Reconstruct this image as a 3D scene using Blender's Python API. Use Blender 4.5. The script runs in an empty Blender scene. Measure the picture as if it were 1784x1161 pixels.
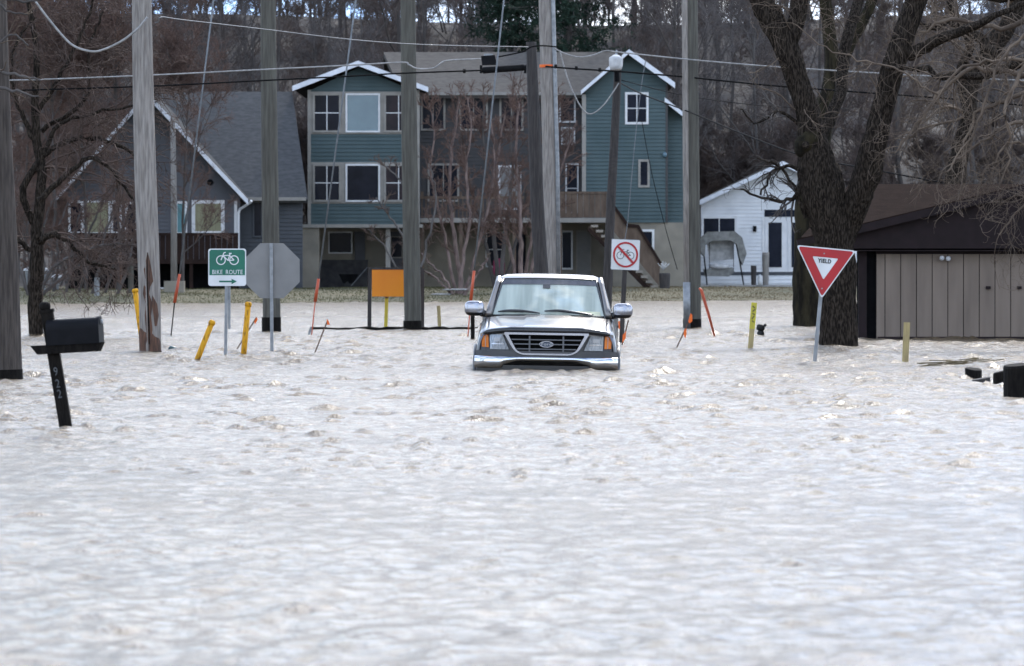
import bpy, math, random
import numpy as np
from mathutils import Vector, Matrix, Euler
from mathutils.geometry import tessellate_polygon

S = bpy.context.scene
COL = S.collection
R = math.radians
# ------------------------------------------------------------------ camera, world, sun, exposure
F_PX, CX, CY, HOR, CAMZ = 9000.0, 892.0, 580.5, 447.0, 1.62
pitch = math.atan((CY - HOR) / F_PX)
cam = bpy.data.cameras.new('camera'); cob = bpy.data.objects.new('camera', cam); COL.objects.link(cob)
cam.sensor_width = 36; cam.lens = F_PX / 1784 * 36; cam.clip_end = 3000; cam.clip_start = 0.5
cob.location = (0, 0, CAMZ); cob.rotation_euler = (math.pi / 2 - pitch, 0, 0)
cam.dof.use_dof = True; cam.dof.focus_distance = 74; cam.dof.aperture_fstop = 6.5
S.camera = cob

SUN_EL, SUN_AZ = R(40), R(16)       # azimuth clockwise from +Y: beyond the scene, a little to the right
w = bpy.data.worlds.new('World'); S.world = w; w.use_nodes = True
nt = w.node_tree; nt.nodes.clear()
out = nt.nodes.new('ShaderNodeOutputWorld'); bg = nt.nodes.new('ShaderNodeBackground')
sky = nt.nodes.new('ShaderNodeTexSky'); sky.sky_type = 'NISHITA'; sky.sun_disc = False
sky.sun_elevation = SUN_EL; sky.sun_rotation = SUN_AZ; sky.dust_density = .8; sky.air_density = 1.0; sky.ozone_density = 1.5
tc = nt.nodes.new('ShaderNodeTexCoord'); mp = nt.nodes.new('ShaderNodeMapping'); mp.inputs['Scale'].default_value = (1, 1, 3)
nz = nt.nodes.new('ShaderNodeTexNoise'); nz.inputs['Scale'].default_value = 4.5; nz.inputs['Detail'].default_value = 7
cr = nt.nodes.new('ShaderNodeValToRGB'); cr.color_ramp.elements[0].position = 0.44; cr.color_ramp.elements[1].position = 0.56
mx = nt.nodes.new('ShaderNodeMix'); mx.data_type = 'RGBA'
# clouds: brighter towards the sun, dimmer away from it, a little more broken overhead
vm = nt.nodes.new('ShaderNodeVectorMath'); vm.operation = 'DOT_PRODUCT'
vm.inputs[1].default_value = (math.sin(SUN_AZ)*math.cos(SUN_EL), math.cos(SUN_AZ)*math.cos(SUN_EL), math.sin(SUN_EL))
nt.links.new(tc.outputs['Generated'], vm.inputs[0])
cb_ = nt.nodes.new('ShaderNodeMapRange'); cb_.inputs['From Min'].default_value = -1; cb_.inputs['From Max'].default_value = 1
cb_.inputs['To Min'].default_value = .95; cb_.inputs['To Max'].default_value = 1.08
nt.links.new(vm.outputs['Value'], cb_.inputs['Value'])
cc = nt.nodes.new('ShaderNodeVectorMath'); cc.operation = 'SCALE'; 
n_b = nt.nodes.new('ShaderNodeTexNoise'); n_b.inputs['Scale'].default_value = 7; n_b.inputs['Detail'].default_value = 4
nt.links.new(mp.outputs[0], n_b.inputs['Vector'])
c_b = nt.nodes.new('ShaderNodeValToRGB'); e_ = c_b.color_ramp.elements
e_[0].position = .43; e_[0].color = (.38, .58, .95, 1); e_[1].position = .61; e_[1].color = (1.12, 1.10, 1.05, 1)   # thin bluish cloud to thick bright cloud
nt.links.new(n_b.outputs['Fac'], c_b.inputs[0])
c_m = nt.nodes.new('ShaderNodeVectorMath'); c_m.operation = 'SCALE'; c_m.inputs['Scale'].default_value = 12.0
nt.links.new(c_b.outputs[0], c_m.inputs[0]); nt.links.new(c_m.outputs[0], cc.inputs[0])
nt.links.new(cb_.outputs[0], cc.inputs['Scale']); nt.links.new(cc.outputs[0], mx.inputs['B'])
se = nt.nodes.new('ShaderNodeSeparateXYZ'); nt.links.new(tc.outputs['Generated'], se.inputs[0])
ev = nt.nodes.new('ShaderNodeMath'); ev.operation = 'MULTIPLY_ADD'; ev.inputs[1].default_value = -.12; ev.inputs[2].default_value = .05
nt.links.new(se.outputs['Z'], ev.inputs[0])
ad = nt.nodes.new('ShaderNodeMath'); ad.operation = 'ADD'; nt.links.new(nz.outputs['Fac'], ad.inputs[0]); nt.links.new(ev.outputs[0], ad.inputs[1])
nt.links.new(tc.outputs['Generated'], mp.inputs['Vector']); nt.links.new(mp.outputs[0], nz.inputs['Vector'])
nt.links.new(ad.outputs[0], cr.inputs[0]); nt.links.new(cr.outputs[0], mx.inputs['Factor'])
nt.links.new(sky.outputs[0], mx.inputs['A']); nt.links.new(mx.outputs['Result'], bg.inputs['Color'])
bg.inputs['Strength'].default_value = 0.14
nt.links.new(bg.outputs[0], out.inputs['Surface'])

sl = bpy.data.lights.new('sun', 'SUN'); so = bpy.data.objects.new('sun', sl); COL.objects.link(so)
sl.energy = 1.9; sl.angle = R(7); sl.color = (1.0, 0.95, 0.88)
sd = Vector((math.sin(SUN_AZ) * math.cos(SUN_EL), math.cos(SUN_AZ) * math.cos(SUN_EL), math.sin(SUN_EL)))
so.rotation_euler = sd.to_track_quat('Z', 'Y').to_euler()
vs = S.view_settings; vs.view_transform = 'Standard'; vs.look = 'None'; vs.gamma = 1; vs.use_curve_mapping = False
vs.exposure = 0.9
S.render.engine = 'CYCLES'
S.cycles.max_bounces = 6; S.cycles.transparent_max_bounces = 8

# ------------------------------------------------------------------ helpers
FW = Vector((0, math.cos(pitch), -math.sin(pitch))); UPV = Vector((0, math.sin(pitch), math.cos(pitch)))
def U(px, py, Y):
    """world point on the plane y=Y seen at photo pixel px,py"""
    d = FW + Vector((1, 0, 0)) * ((px - CX) / F_PX) + UPV * ((CY - py) / F_PX)
    return Vector((0, 0, CAMZ)) + d * (Y / d.y)
def WY(py):      # distance of the water surface at pixel row py
    d = FW + UPV * ((CY - py) / F_PX)
    return -CAMZ / d.z * d.y
def sc(Y): return F_PX / Y   # pixels per metre

ORI = {}
def put(o, parent=None, loc=None):
    COL.objects.link(o)
    if parent is not None: o.parent = parent; ORI[o.name] = ORI[parent.name]
    return o
def tag(o, label=None, cat=None, group=None, kind=None):
    if label: o['label'] = label
    if cat: o['category'] = cat
    if group: o['group'] = group
    if kind: o['kind'] = kind
    return o
def thing(name, loc, label, cat, group=None, rot=None):
    o = bpy.data.objects.new(name, None); COL.objects.link(o); o.empty_display_size = 0.2
    o.location = loc; ORI[o.name] = Vector(loc)
    if rot is not None: o.rotation_euler = rot; ORI[o.name] = Vector((0, 0, 0))
    return tag(o, label, cat, group)
def local(o): ORI[o.name] = Vector((0, 0, 0)); return o
def rename_ori(): pass
def copy_tree(o, parent=None):
    c = o.copy(); COL.objects.link(c)
    if parent is not None: c.parent = parent
    ORI[c.name] = ORI.get(o.name, Vector((0, 0, 0)))
    for ch in list(o.children): copy_tree(ch, c)
    return c

class MB:
    def __init__(s): s.v = []; s.f = []
    def add(s, vs_, fs):
        n = len(s.v); s.v += [tuple(p) for p in vs_]; s.f += [tuple(i + n for i in f) for f in fs]; return s
    def box(s, x0, y0, z0, x1, y1, z1):
        return s.add([(x0,y0,z0),(x1,y0,z0),(x1,y1,z0),(x0,y1,z0),(x0,y0,z1),(x1,y0,z1),(x1,y1,z1),(x0,y1,z1)],
                     [(0,3,2,1),(4,5,6,7),(0,1,5,4),(1,2,6,5),(2,3,7,6),(3,0,4,7)])
    def pbox(s, px0, py0, px1, py1, Y, dep=0.1):
        """box whose FRONT face covers a pixel rectangle at distance Y, going back by dep"""
        a = U(px0, py1, Y); b = U(px1, py0, Y)
        return s.box(a.x, Y, a.z, b.x, Y + dep, b.z)
    def prism(s, poly, y0, y1):
        """poly: list of (x,z); extruded y0..y1"""
        n = len(poly)
        ar = sum(poly[i][0]*poly[(i+1)%n][1]-poly[(i+1)%n][0]*poly[i][1] for i in range(n))
        if ar < 0: poly = poly[::-1]
        tri = tessellate_polygon([[Vector((p[0], p[1], 0)) for p in poly]])
        vs_ = [(p[0], y0, p[1]) for p in poly] + [(p[0], y1, p[1]) for p in poly]
        fs = []
        for t in tri:
            a, b, c = t
            cr_ = (poly[b][0]-poly[a][0])*(poly[c][1]-poly[a][1])-(poly[b][1]-poly[a][1])*(poly[c][0]-poly[a][0])
            if cr_ < 0: a, b, c = c, b, a
            fs.append((a, b, c)); fs.append((c+n, b+n, a+n))
        for i in range(n):
            j = (i+1) % n; fs.append((j, i, i+n, j+n))
        return s.add(vs_, fs)
    def pprism(s, pts, Y, dep=0.1):
        q = [U(a, b, Y) for a, b in pts]
        return s.prism([(p.x, p.z) for p in q], Y, Y + dep)
    def bar(s, a, b, w, h, up=(0, 0, 1)):
        a = Vector(a); b = Vector(b); d = (b - a).normalized(); upv = Vector(up)
        if abs(d.dot(upv)) > .99: upv = Vector((0, 1, 0))
        x = d.cross(upv).normalized(); z = x.cross(d).normalized()
        x = x * w / 2; z = z * h / 2
        vs_ = [a-x-z, a+x-z, a+x+z, a-x+z, b-x-z, b+x-z, b+x+z, b-x+z]
        return s.add(vs_, [(3,2,1,0),(4,5,6,7),(0,1,5,4),(1,2,6,5),(2,3,7,6),(3,0,4,7)])
    def tube(s, pts, rad, n=8, cap=True):
        pts = [Vector(p) for p in pts]
        if not hasattr(rad, '__len__'): rad = [rad] * len(pts)
        N = len(pts); base = len(s.v); x = None
        for i, p in enumerate(pts):
            t = (pts[min(i+1, N-1)] - pts[max(i-1, 0)]).normalized()
            if x is None: x = t.orthogonal().normalized()
            x = (x - t * x.dot(t)).normalized(); y = t.cross(x)
            for k in range(n):
                a = 2*math.pi*k/n; q = p + (x*math.cos(a) + y*math.sin(a)) * rad[i]; s.v.append(tuple(q))
        for i in range(N-1):
            for k in range(n):
                a = base+i*n+k; b = base+i*n+(k+1) % n; s.f.append((a, b, b+n, a+n))
        if cap:
            s.f.append(tuple(base+k for k in reversed(range(n)))); s.f.append(tuple(base+(N-1)*n+k for k in range(n)))
        return s
    def grid(s, P):
        """P[i][j] points"""
        n = len(s.v); a = len(P); b = len(P[0])
        for r in P: s.v += [tuple(p) for p in r]
        for i in range(a-1):
            for j in range(b-1):
                k = n+i*b+j; s.f.append((k, k+1, k+b+1, k+b))
        return s
    def sq(s, c, r, e=0.6, nu=14, nv=9, rot=None):
        def pw(v): return math.copysign(abs(v)**e, v)
        P = []
        for i in range(nv+1):
            v = -math.pi/2 + math.pi*i/nv; row = []
            for j in range(nu+1):
                u = 2*math.pi*j/nu
                q = Vector((r[0]*pw(math.cos(v))*pw(math.cos(u)), r[1]*pw(math.cos(v))*pw(math.sin(u)), r[2]*pw(math.sin(v))))
                if rot: q = rot @ q
                row.append(Vector(c)+q)
            P.append(row)
        return s.grid(P)
    def build(s, name, mat, parent=None, smooth=False, **tg):
        o0 = ORI[parent.name] if parent is not None else Vector((0, 0, 0))
        me = bpy.data.meshes.new(name)
        me.from_pydata([(a-o0.x, b-o0.y, c-o0.z) for a, b, c in s.v], [], s.f); me.update()
        me.materials.append(mat)
        if smooth: me.polygons.foreach_set('use_smooth', [True]*len(me.polygons))
        o = bpy.data.objects.new(name, me); put(o, parent)
        if parent is None: ORI[o.name] = Vector((0, 0, 0))
        if tg: tag(o, **tg)
        return o
def single(mb, name, mat, base, label, cat, group=None, smooth=False, kind=None):
    """top-level one-mesh thing with its origin at base"""
    b = Vector(base)
    mb.v = [(x-b.x, y-b.y, z-b.z) for x, y, z in mb.v]
    o = mb.build(name, mat, None, smooth); o.location = b; ORI[o.name] = b
    return tag(o, label, cat, group, kind)

# ------------------------------------------------------------------ materials
MATS = {}
def mat(name, c, c2=None, rough=0.6, scale=3.0, stretch=(1, 1, 1), metal=0.0, bump=0.0, bscale=None, coat=0.0, spec=0.5,
        lo=0.35, hi=0.65, detail=5, dist=0.02, ior=None, sheen=0):
    m = bpy.data.materials.new(name); m.use_nodes = True; t = m.node_tree; b = t.nodes['Principled BSDF']
    b.inputs['Roughness'].default_value = rough; b.inputs['Metallic'].default_value = metal
    b.inputs['Coat Weight'].default_value = coat; b.inputs['Specular IOR Level'].default_value = spec
    b.inputs['Coat Roughness'].default_value = 0.05
    if ior: b.inputs['IOR'].default_value = ior
    if c2 is None: c2 = tuple(x*0.75 for x in c)
    co = t.nodes.new('ShaderNodeTexCoord'); ma = t.nodes.new('ShaderNodeMapping'); ma.inputs['Scale'].default_value = stretch
    n = t.nodes.new('ShaderNodeTexNoise'); n.inputs['Scale'].default_value = scale; n.inputs['Detail'].default_value = detail
    r = t.nodes.new('ShaderNodeValToRGB')
    r.color_ramp.elements[0].position = lo; r.color_ramp.elements[1].position = hi
    r.color_ramp.elements[0].color = (*c, 1); r.color_ramp.elements[1].color = (*c2, 1)
    t.links.new(co.outputs['Object'], ma.inputs[0]); t.links.new(ma.outputs[0], n.inputs['Vector'])
    t.links.new(n.outputs['Fac'], r.inputs[0]); t.links.new(r.outputs[0], b.inputs['Base Color'])
    if bump:
        n2 = t.nodes.new('ShaderNodeTexNoise'); n2.inputs['Scale'].default_value = bscale or scale*4; n2.inputs['Detail'].default_value = 6
        t.links.new(ma.outputs[0], n2.inputs['Vector'])
        bp = t.nodes.new('ShaderNodeBump'); bp.inputs['Strength'].default_value = bump; bp.inputs['Distance'].default_value = dist
        t.links.new(n2.outputs['Fac'], bp.inputs['Height']); t.links.new(bp.outputs[0], b.inputs['Normal'])
    MATS[name] = m; return m

M = MATS
mat('pole_wood', (.24,.225,.205), (.15,.138,.125), .85, 5, (6,6,.5), bump=.6, bscale=14)
mat('pole_wood_green', (.125,.12,.10), (.075,.07,.06), .9, 4, (5,5,.35), bump=.6, bscale=14, spec=.2)
mat('pole_wood_light', (.33,.30,.27), (.19,.168,.15), .9, 5, (6,6,.5), bump=.6, bscale=14, spec=.15)
mat('pole_wood_brown', (.10,.084,.073), (.052,.044,.039), .9, 5, (6,6,.5), bump=.6, bscale=14, spec=.12)
mat('pole_wood_dark', (.03,.026,.025), (.06,.052,.048), .9, 5, (6,6,.5), bump=.6, bscale=14)
mat('wet_wood', (.007,.006,.0055), (.015,.013,.011), .8, 6, (4,4,1), bump=.4, spec=.08)
mat('split_wood', (.15,.07,.04), (.05,.028,.02), .8, 6, (6,6,.7), bump=.6)
mat('galv', (.3,.31,.32), (.2,.21,.22), .45, 9, metal=.5)
mat('sign_back', (.25,.245,.235), (.19,.185,.18), .7, 2.5, metal=.1, lo=.3, hi=.8, spec=.2)
mat('sign_white', (.74,.74,.74), (.62,.63,.62), .45, 3)
mat('sign_green', (.004,.14,.085), (.004,.11,.07), .4, 3)
mat('sign_red', (.46,.008,.014), (.36,.008,.012), .4, 3)
mat('sign_black', (.012,.012,.014), (.02,.02,.02), .5, 3)
mat('sign_orange', (.75,.24,.002), (.7,.2,.002), .55, 2)
mat('yellow_paint', (.60,.29,.012), (.20,.10,.02), .6, 9, (3,3,1), lo=.52, hi=.68, spec=.2)
mat('orange_plastic', (.55,.10,.035), (.4,.06,.025), .5, 6)
mat('flag_orange', (.85,.16,.01), (.75,.11,.01), .6, 6)
mat('stake_yellow', (.55,.47,.04), (.42,.36,.05), .7, 8)
mat('stake_tan', (.42,.33,.15), (.3,.23,.11), .8, 9, (4,4,.6))
mat('steel_wire', (.2,.21,.22), (.14,.15,.155), .6, 9, metal=.2, spec=.2)
mat('white_cable', (.36,.35,.34), (.24,.235,.225), .8, 9, spec=.15)
mat('black_cable', (.006,.006,.007), (.012,.012,.012), .9, 9, spec=.08)
mat('black_metal', (.0045,.005,.006), (.008,.008,.010), .5, 6, spec=.1)
mat('black_rubber', (.012,.012,.012), (.02,.02,.02), .7, 9, bump=.4)
mat('number_grey', (.13,.135,.14), (.09,.095,.1), .6, 9, spec=.2)
# houses
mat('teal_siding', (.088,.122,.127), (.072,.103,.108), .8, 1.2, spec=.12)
mat('teal_siding_shade', (.080,.078,.078), (.066,.064,.065), .8, 1.2, spec=.12)  # darker copy of the teal: shade of the recessed main wall in the colour
mat('grey_siding', (.118,.12,.13), (.098,.10,.11), .7, 1.2, spec=.12)
mat('dark_siding', (.06,.066,.075), (.045,.05,.058), .7, 1.5)
mat('white_siding', (.72,.73,.74), (.62,.63,.64), .6, 1.4)
mat('trim_tan', (.30,.28,.25), (.24,.225,.2), .7, 3)
mat('trim_white', (.74,.76,.8), (.6,.62,.66), .5, 3)
mat('frame_white', (.7,.7,.7), (.6,.6,.6), .5, 3)
mat('stucco_tan', (.30,.27,.22), (.215,.195,.16), .9, 1.1, bump=.3, spec=.1)
mat('roof_taupe', (.105,.098,.09), (.078,.072,.067), 1, 4, (1,1,3), bump=.5, spec=.05)
mat('roof_grey', (.088,.089,.09), (.064,.065,.067), 1, 4, (1,1,3), bump=.5, spec=.05)
mat('roof_brown', (.024,.015,.012), (.016,.010,.008), 1, 5, (1,1,4), bump=.5, spec=.02)
mat('brown_fascia', (.022,.014,.015), (.016,.011,.011), .8, 4, spec=.2)
mat('garage_panel', (.235,.188,.152), (.165,.132,.108), .8, 1.6, (2.5,2,.35), lo=.3, hi=.75, spec=.15, detail=8)
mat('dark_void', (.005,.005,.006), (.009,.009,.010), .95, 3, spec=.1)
mat('deck_brown', (.155,.115,.088), (.10,.072,.055), .85, 3, (2,2,.6), spec=.1)
mat('deck_dark', (.035,.022,.018), (.024,.015,.013), .9, 3, spec=.1)
mat('tread_tan', (.33,.29,.24), (.24,.21,.18), .8, 3)
mat('glass_dark', (.006,.008,.014), (.014,.016,.026), .12, 1.5, spec=.07)
mat('glass_blue', (.11,.19,.23), (.09,.16,.2), .12, 1.5)  # sky reflected in the top centre pane, put into the glass colour
mat('glass_red', (.03,.02,.024), (.012,.011,.016), .12, 2, spec=.1)
mat('curtain', (.27,.26,.16), (.2,.19,.12), .9, 3, (6,1,.3))
mat('turquoise', (.10,.24,.26), (.085,.2,.22), .6, 3)
mat('concrete', (.36,.35,.33), (.26,.25,.24), .9, 3, bump=.3)
mat('wood_pile', (.03,.03,.035), (.06,.058,.06), .9, 4, bump=.6)
mat('pink', (.4,.05,.14), (.3,.04,.1), .6, 3)
mat('canvas_grey', (.26,.26,.245), (.15,.15,.14), .95, 5, spec=.1)
mat('cushion_white', (.6,.6,.6), (.4,.4,.4), .9, 6)
# vegetation
mat('bark_far', (.105,.094,.088), (.062,.055,.051), .95, 1.2, spec=.1)
mat('bark_far_light', (0.13, 0.12, 0.114), (0.08, 0.073, 0.069), .95, 1.2, spec=.1)
mat('twig_brown', (0.125, 0.098, 0.087), (0.085, 0.066, 0.06), .95, 0.4, spec=.1)
mat('twig_grey', (0.14, 0.126, 0.123), (0.095, 0.084, 0.081), .95, 0.4, spec=.1)
mat('twig_red', (0.15, 0.098, 0.08), (0.1, 0.068, 0.058), .95, 0.4, spec=.1)
mat('bark_birch', (.22,.16,.14), (.10,.068,.06), .9, 3, (3,3,1), bump=.3)
mat('bark_big', (.058,.046,.036), (.014,.011,.009), .95, 14, (3,3,.6), spec=.06, bump=1.0, bscale=14, lo=.38, hi=.56, dist=.04, detail=8)
mat('bark_moss', (.038,.032,.019), (.014,.012,.009), .95, 3, (2,2,.6), bump=1.0, bscale=9, lo=.4, hi=.6, dist=.05, spec=.1)
mat('twig_near', (.19,.145,.11), (.072,.054,.042), .9, 1.5, spec=.1)
mat('twig_near_left', (.115,.082,.068), (.065,.046,.039), .9, 1.5, spec=.15)
mat('needles', (.03,.05,.034), (.015,.026,.02), .9, 1.0, spec=.1)

mat('grass_blade', (.10,.09,.042), (.075,.075,.034), .9, .25, spec=.1)
mat('grass_dry', (.17,.13,.075), (.115,.09,.05), .9, .4, spec=.1)

def ground_material():
    m = bpy.data.materials.new('ground_mix'); m.use_nodes = True; t = m.node_tree; b = t.nodes['Principled BSDF']
    b.inputs['Roughness'].default_value = .95
    g = t.nodes.new('ShaderNodeNewGeometry'); sp = t.nodes.new('ShaderNodeSeparateXYZ'); t.links.new(g.outputs['Position'], sp.inputs[0])
    n = t.nodes.new('ShaderNodeTexNoise'); n.inputs['Scale'].default_value = .9; n.inputs['Detail'].default_value = 8
    t.links.new(g.outputs['Position'], n.inputs['Vector'])
    r = t.nodes.new('ShaderNodeValToRGB'); e = r.color_ramp.elements
    e[0].position = .35; e[0].color = (.072,.070,.033,1); e[1].position = .62; e[1].color = (.11,.093,.05,1)
    t.links.new(n.outputs['Fac'], r.inputs[0])
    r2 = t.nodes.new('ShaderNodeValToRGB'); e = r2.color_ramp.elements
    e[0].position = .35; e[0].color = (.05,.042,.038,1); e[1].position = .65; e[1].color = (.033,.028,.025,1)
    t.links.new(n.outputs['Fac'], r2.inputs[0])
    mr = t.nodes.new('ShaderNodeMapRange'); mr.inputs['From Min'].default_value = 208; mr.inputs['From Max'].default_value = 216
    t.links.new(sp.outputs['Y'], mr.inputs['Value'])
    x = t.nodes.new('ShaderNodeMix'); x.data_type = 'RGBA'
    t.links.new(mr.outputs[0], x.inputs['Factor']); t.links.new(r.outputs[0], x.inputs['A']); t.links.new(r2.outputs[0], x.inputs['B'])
    t.links.new(x.outputs['Result'], b.inputs['Base Color'])
    return m
GROUND = ground_material()

def water_material():
    m = bpy.data.materials.new('flood_water'); m.use_nodes = True; t = m.node_tree; b = t.nodes['Principled BSDF']
    b.inputs['Roughness'].default_value = .12; b.inputs['IOR'].default_value = 1.333
    b.inputs['Specular IOR Level'].default_value = .5
    g = t.nodes.new('ShaderNodeNewGeometry')
    n = t.nodes.new('ShaderNodeTexNoise'); n.inputs['Scale'].default_value = .35; n.inputs['Detail'].default_value = 6
    t.links.new(g.outputs['Position'], n.inputs['Vector'])
    r = t.nodes.new('ShaderNodeValToRGB'); e = r.color_ramp.elements
    e[0].position = .35; e[0].color = (.135,.097,.058,1); e[1].position = .65; e[1].color = (.09,.064,.038,1)
    t.links.new(n.outputs['Fac'], r.inputs[0]); t.links.new(r.outputs[0], b.inputs['Base Color'])
    ma = t.nodes.new('ShaderNodeMapping'); ma.inputs['Scale'].default_value = (1.25, .95, 1); t.links.new(g.outputs['Position'], ma.inputs[0])
    n1 = t.nodes.new('ShaderNodeTexNoise'); n1.inputs['Scale'].default_value = 42; n1.inputs['Detail'].default_value = 5
    n2 = t.nodes.new('ShaderNodeTexNoise'); n2.inputs['Scale'].default_value = 6.5; n2.inputs['Detail'].default_value = 6; n2.inputs['Roughness'].default_value = .62; n2.inputs['Distortion'].default_value = .4
    for q in (n1, n2): t.links.new(ma.outputs[0], q.inputs['Vector'])
    b1 = t.nodes.new('ShaderNodeBump'); b1.inputs['Strength'].default_value = 1; b1.inputs['Distance'].default_value = .012
    b2 = t.nodes.new('ShaderNodeBump'); b2.inputs['Strength'].default_value = 1; b2.inputs['Distance'].default_value = .022
    mq = t.nodes.new('ShaderNodeMapRange'); mq.inputs['From Min'].default_value = 25; mq.inputs['From Max'].default_value = 170
    mq.inputs['To Min'].default_value = .18; mq.inputs['To Max'].default_value = .30
    t.links.new(mq.outputs[0], b.inputs['Roughness'])
    # ripple height grows with distance so the far water reflects more sky
    sp = t.nodes.new('ShaderNodeSeparateXYZ'); t.links.new(g.outputs['Position'], sp.inputs[0])
    mr = t.nodes.new('ShaderNodeMapRange'); mr.inputs['From Min'].default_value = 30; mr.inputs['From Max'].default_value = 180
    mr.inputs['To Min'].default_value = .058; mr.inputs['To Max'].default_value = .13
    t.links.new(sp.outputs['Y'], mq.inputs['Value']); t.links.new(sp.outputs['Y'], mr.inputs['Value']); t.links.new(mr.outputs[0], b2.inputs['Distance'])
    t.links.new(n1.outputs['Fac'], b1.inputs['Height']); t.links.new(n2.outputs['Fac'], b2.inputs['Height'])
    t.links.new(b2.outputs[0], b1.inputs['Normal']); t.links.new(b1.outputs[0], b.inputs['Normal'])
    return m
WATER = water_material()

def np_mesh(name, V, Fq, material, smooth=True):
    """V (N,3), Fq (M,4) or (M,3) int"""
    me = bpy.data.meshes.new(name); k = Fq.shape[1]
    me.vertices.add(len(V)); me.vertices.foreach_set('co', V.astype(np.float32).ravel())
    me.loops.add(Fq.size); me.loops.foreach_set('vertex_index', Fq.astype(np.int32).ravel())
    me.polygons.add(len(Fq)); me.polygons.foreach_set('loop_start', np.arange(0, Fq.size, k, dtype=np.int32))
    if smooth: me.polygons.foreach_set('use_smooth', np.ones(len(Fq), dtype=bool))
    me.update(calc_edges=True); me.materials.append(material); return me
def grid_faces(a, b):
    i = np.arange((a-1)*b).reshape(a-1, b)[:, :-1].ravel()
    return np.stack([i, i+1, i+b+1, i+b], 1)

# ------------------------------------------------------------------ ground and water
def shore(x): return 184.0 + np.clip(x, -30, 30)*0.62
def gz(x, y):
    x = np.asarray(x, float); y = np.asarray(y, float)
    d = y - shore(x)
    z = np.where(d < 0, np.maximum(-0.46, d*0.03), np.minimum(0.034*d, 0.40))
    h = np.clip((y-212)/130, 0, 1); z = z + 16.7*h*h*(3-2*h)
    z = z + np.where(y > 212, .4*np.sin(x*.11+1)*np.sin(y*.07), 0) + np.where(d > 1, .03*np.sin(x*1.3)*np.sin(y*.9+x*.3), 0)
    return z
ys = np.unique(np.concatenate([np.arange(-60, 165, 15), np.arange(165, 215, .8), np.arange(215, 360, 4), np.arange(360, 1500, 60)]))
xs = np.unique(np.concatenate([np.arange(-900, -40, 40), np.arange(-40, 40.1, 1.0), np.arange(40, 901, 40)]))
X, Yg = np.meshgrid(xs, ys)
V = np.stack([X.ravel(), Yg.ravel(), gz(X, Yg).ravel()], 1)
o = bpy.data.objects.new('ground', np_mesh('ground', V, grid_faces(len(ys), len(xs)), GROUND)); put(o); tag(o, kind='structure')

TR_Y = WY(650)       # front of the truck
rng = np.random.default_rng(4)
def waves(x, y, dx):
    h = np.zeros_like(x)
    pat = .5+.5*np.sin(x*.21+np.sin(y*.05)*2)*np.sin(y*.09+x*.05+1.3)
    for k in range(64):
        lam = 0.22*(11)**(k/63)
        th = rng.uniform(0, math.pi); kx = 2*math.pi/lam*math.cos(th); ky = 2*math.pi/lam*math.sin(th)
        ph = rng.uniform(0, 6.28)
        a = 0.0021*lam**0.45*(1.35 if lam < .9 else .6)
        a = a*np.clip((lam/dx-1.8)/1.5, 0, 1)
        s_ = np.sin(kx*x+ky*y+ph+.8*np.sin(x*.37+y*.23+k))
        h += a*(s_ + .25*np.cos(2*(kx*x+ky*y+ph)))*(.55+.9*pat)
    # calmer over the deeper road nearer by, with smoother current lanes
    h *= np.clip((y-12)/42, .85, 1)*(.78+.4*np.clip(.5+.9*np.sin(y*.33+np.sin(x*.22)*1.5+x*.06)*np.sin(x*.17+y*.045+.7), 0, 1))
    # bow wave and wake round the truck
    tx = (951-892)/F_PX*TR_Y
    d1 = np.exp(-(((x-tx)/1.1)**2+((y-TR_Y+.35)/.45)**2))
    h += d1*.038*(1+.25*np.sin(x*7)+.2*np.sin(y*13+x*5))
    for sx in (-1, 1):
        d2 = np.exp(-(((x-tx-sx*(1.15+(y-TR_Y)*.12))/.22)**2))*np.clip((y-TR_Y+.5)/.6, 0, 1)*np.exp(-np.clip(y-TR_Y, 0, 99)/6)
        h += d2*.04
    d3 = np.exp(-(((x-tx)/2.2)**2+((y-TR_Y+3)/2.6)**2))
    h += d3*.035*np.sin(y*2.6+np.sin(x*2.)*1.1)*np.cos(x*1.3)
    return h
Yr = np.concatenate([14.0*(25/14.0)**np.linspace(0, 1, 180, endpoint=False), 25.0*(110/25.)**np.linspace(0, 1, 1450, endpoint=False), 110.*(206/110.)**np.linspace(0, 1, 290)])
nr, nc = len(Yr), 364; uu = np.linspace(-.5, .5, nc)
width = 0.265*Yr + 2
X = uu[None, :]*width[:, None]; Yw = np.repeat(Yr[:, None], nc, 1)
dx = np.maximum((width/nc)[:, None], np.gradient(Yr)[:, None])*np.ones_like(X)
Hh = waves(X, Yw, dx)
# scattered steep little wavelets, steep on the side the current comes from, and ripples round everything that stands in the water
wl = []
for k in range(15000):
    y = 15*(185/15)**rng.uniform(0, 1)**.62; x = rng.uniform(-.5, .5)*(.24*y+1)
    pt_ = .5+.5*math.sin(x*.45+y*.11)*math.sin(y*.21-x*.2+2)
    if rng.uniform() > .15+.85*pt_ or (y < 38 and rng.uniform() < .45): continue
    big = rng.uniform()**3*(1 if y > 50 else .35)
    far_ = 1+.9*max(0, (y-60)/100)
    wl.append((x, y, (rng.uniform(.005, .014)+.020*big)*(1.25 if 36 < y < 120 else 1)*min(1, max(.2, (y-12)/34))*far_, (rng.uniform(.07, .18)+.3*big*rng.uniform(.3, 1))*far_, .02+.0007*y, rng.uniform(.08, .2)))
bases = [(262, 614, .25), (14, 662, .3), (473, 579, .2), (719, 575, .2), (1206, 572, .2), (1462, 603, .45), (115, 745, .12), (394, 622, .08), (473, 616, .08), (1419, 633, .1), (342, 631, .08), (424, 621, .08), (1307, 610, .1), (1577, 631, .1), (1768, 694, .25), (1697, 661, .15), (1412, 568, .35)]
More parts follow.
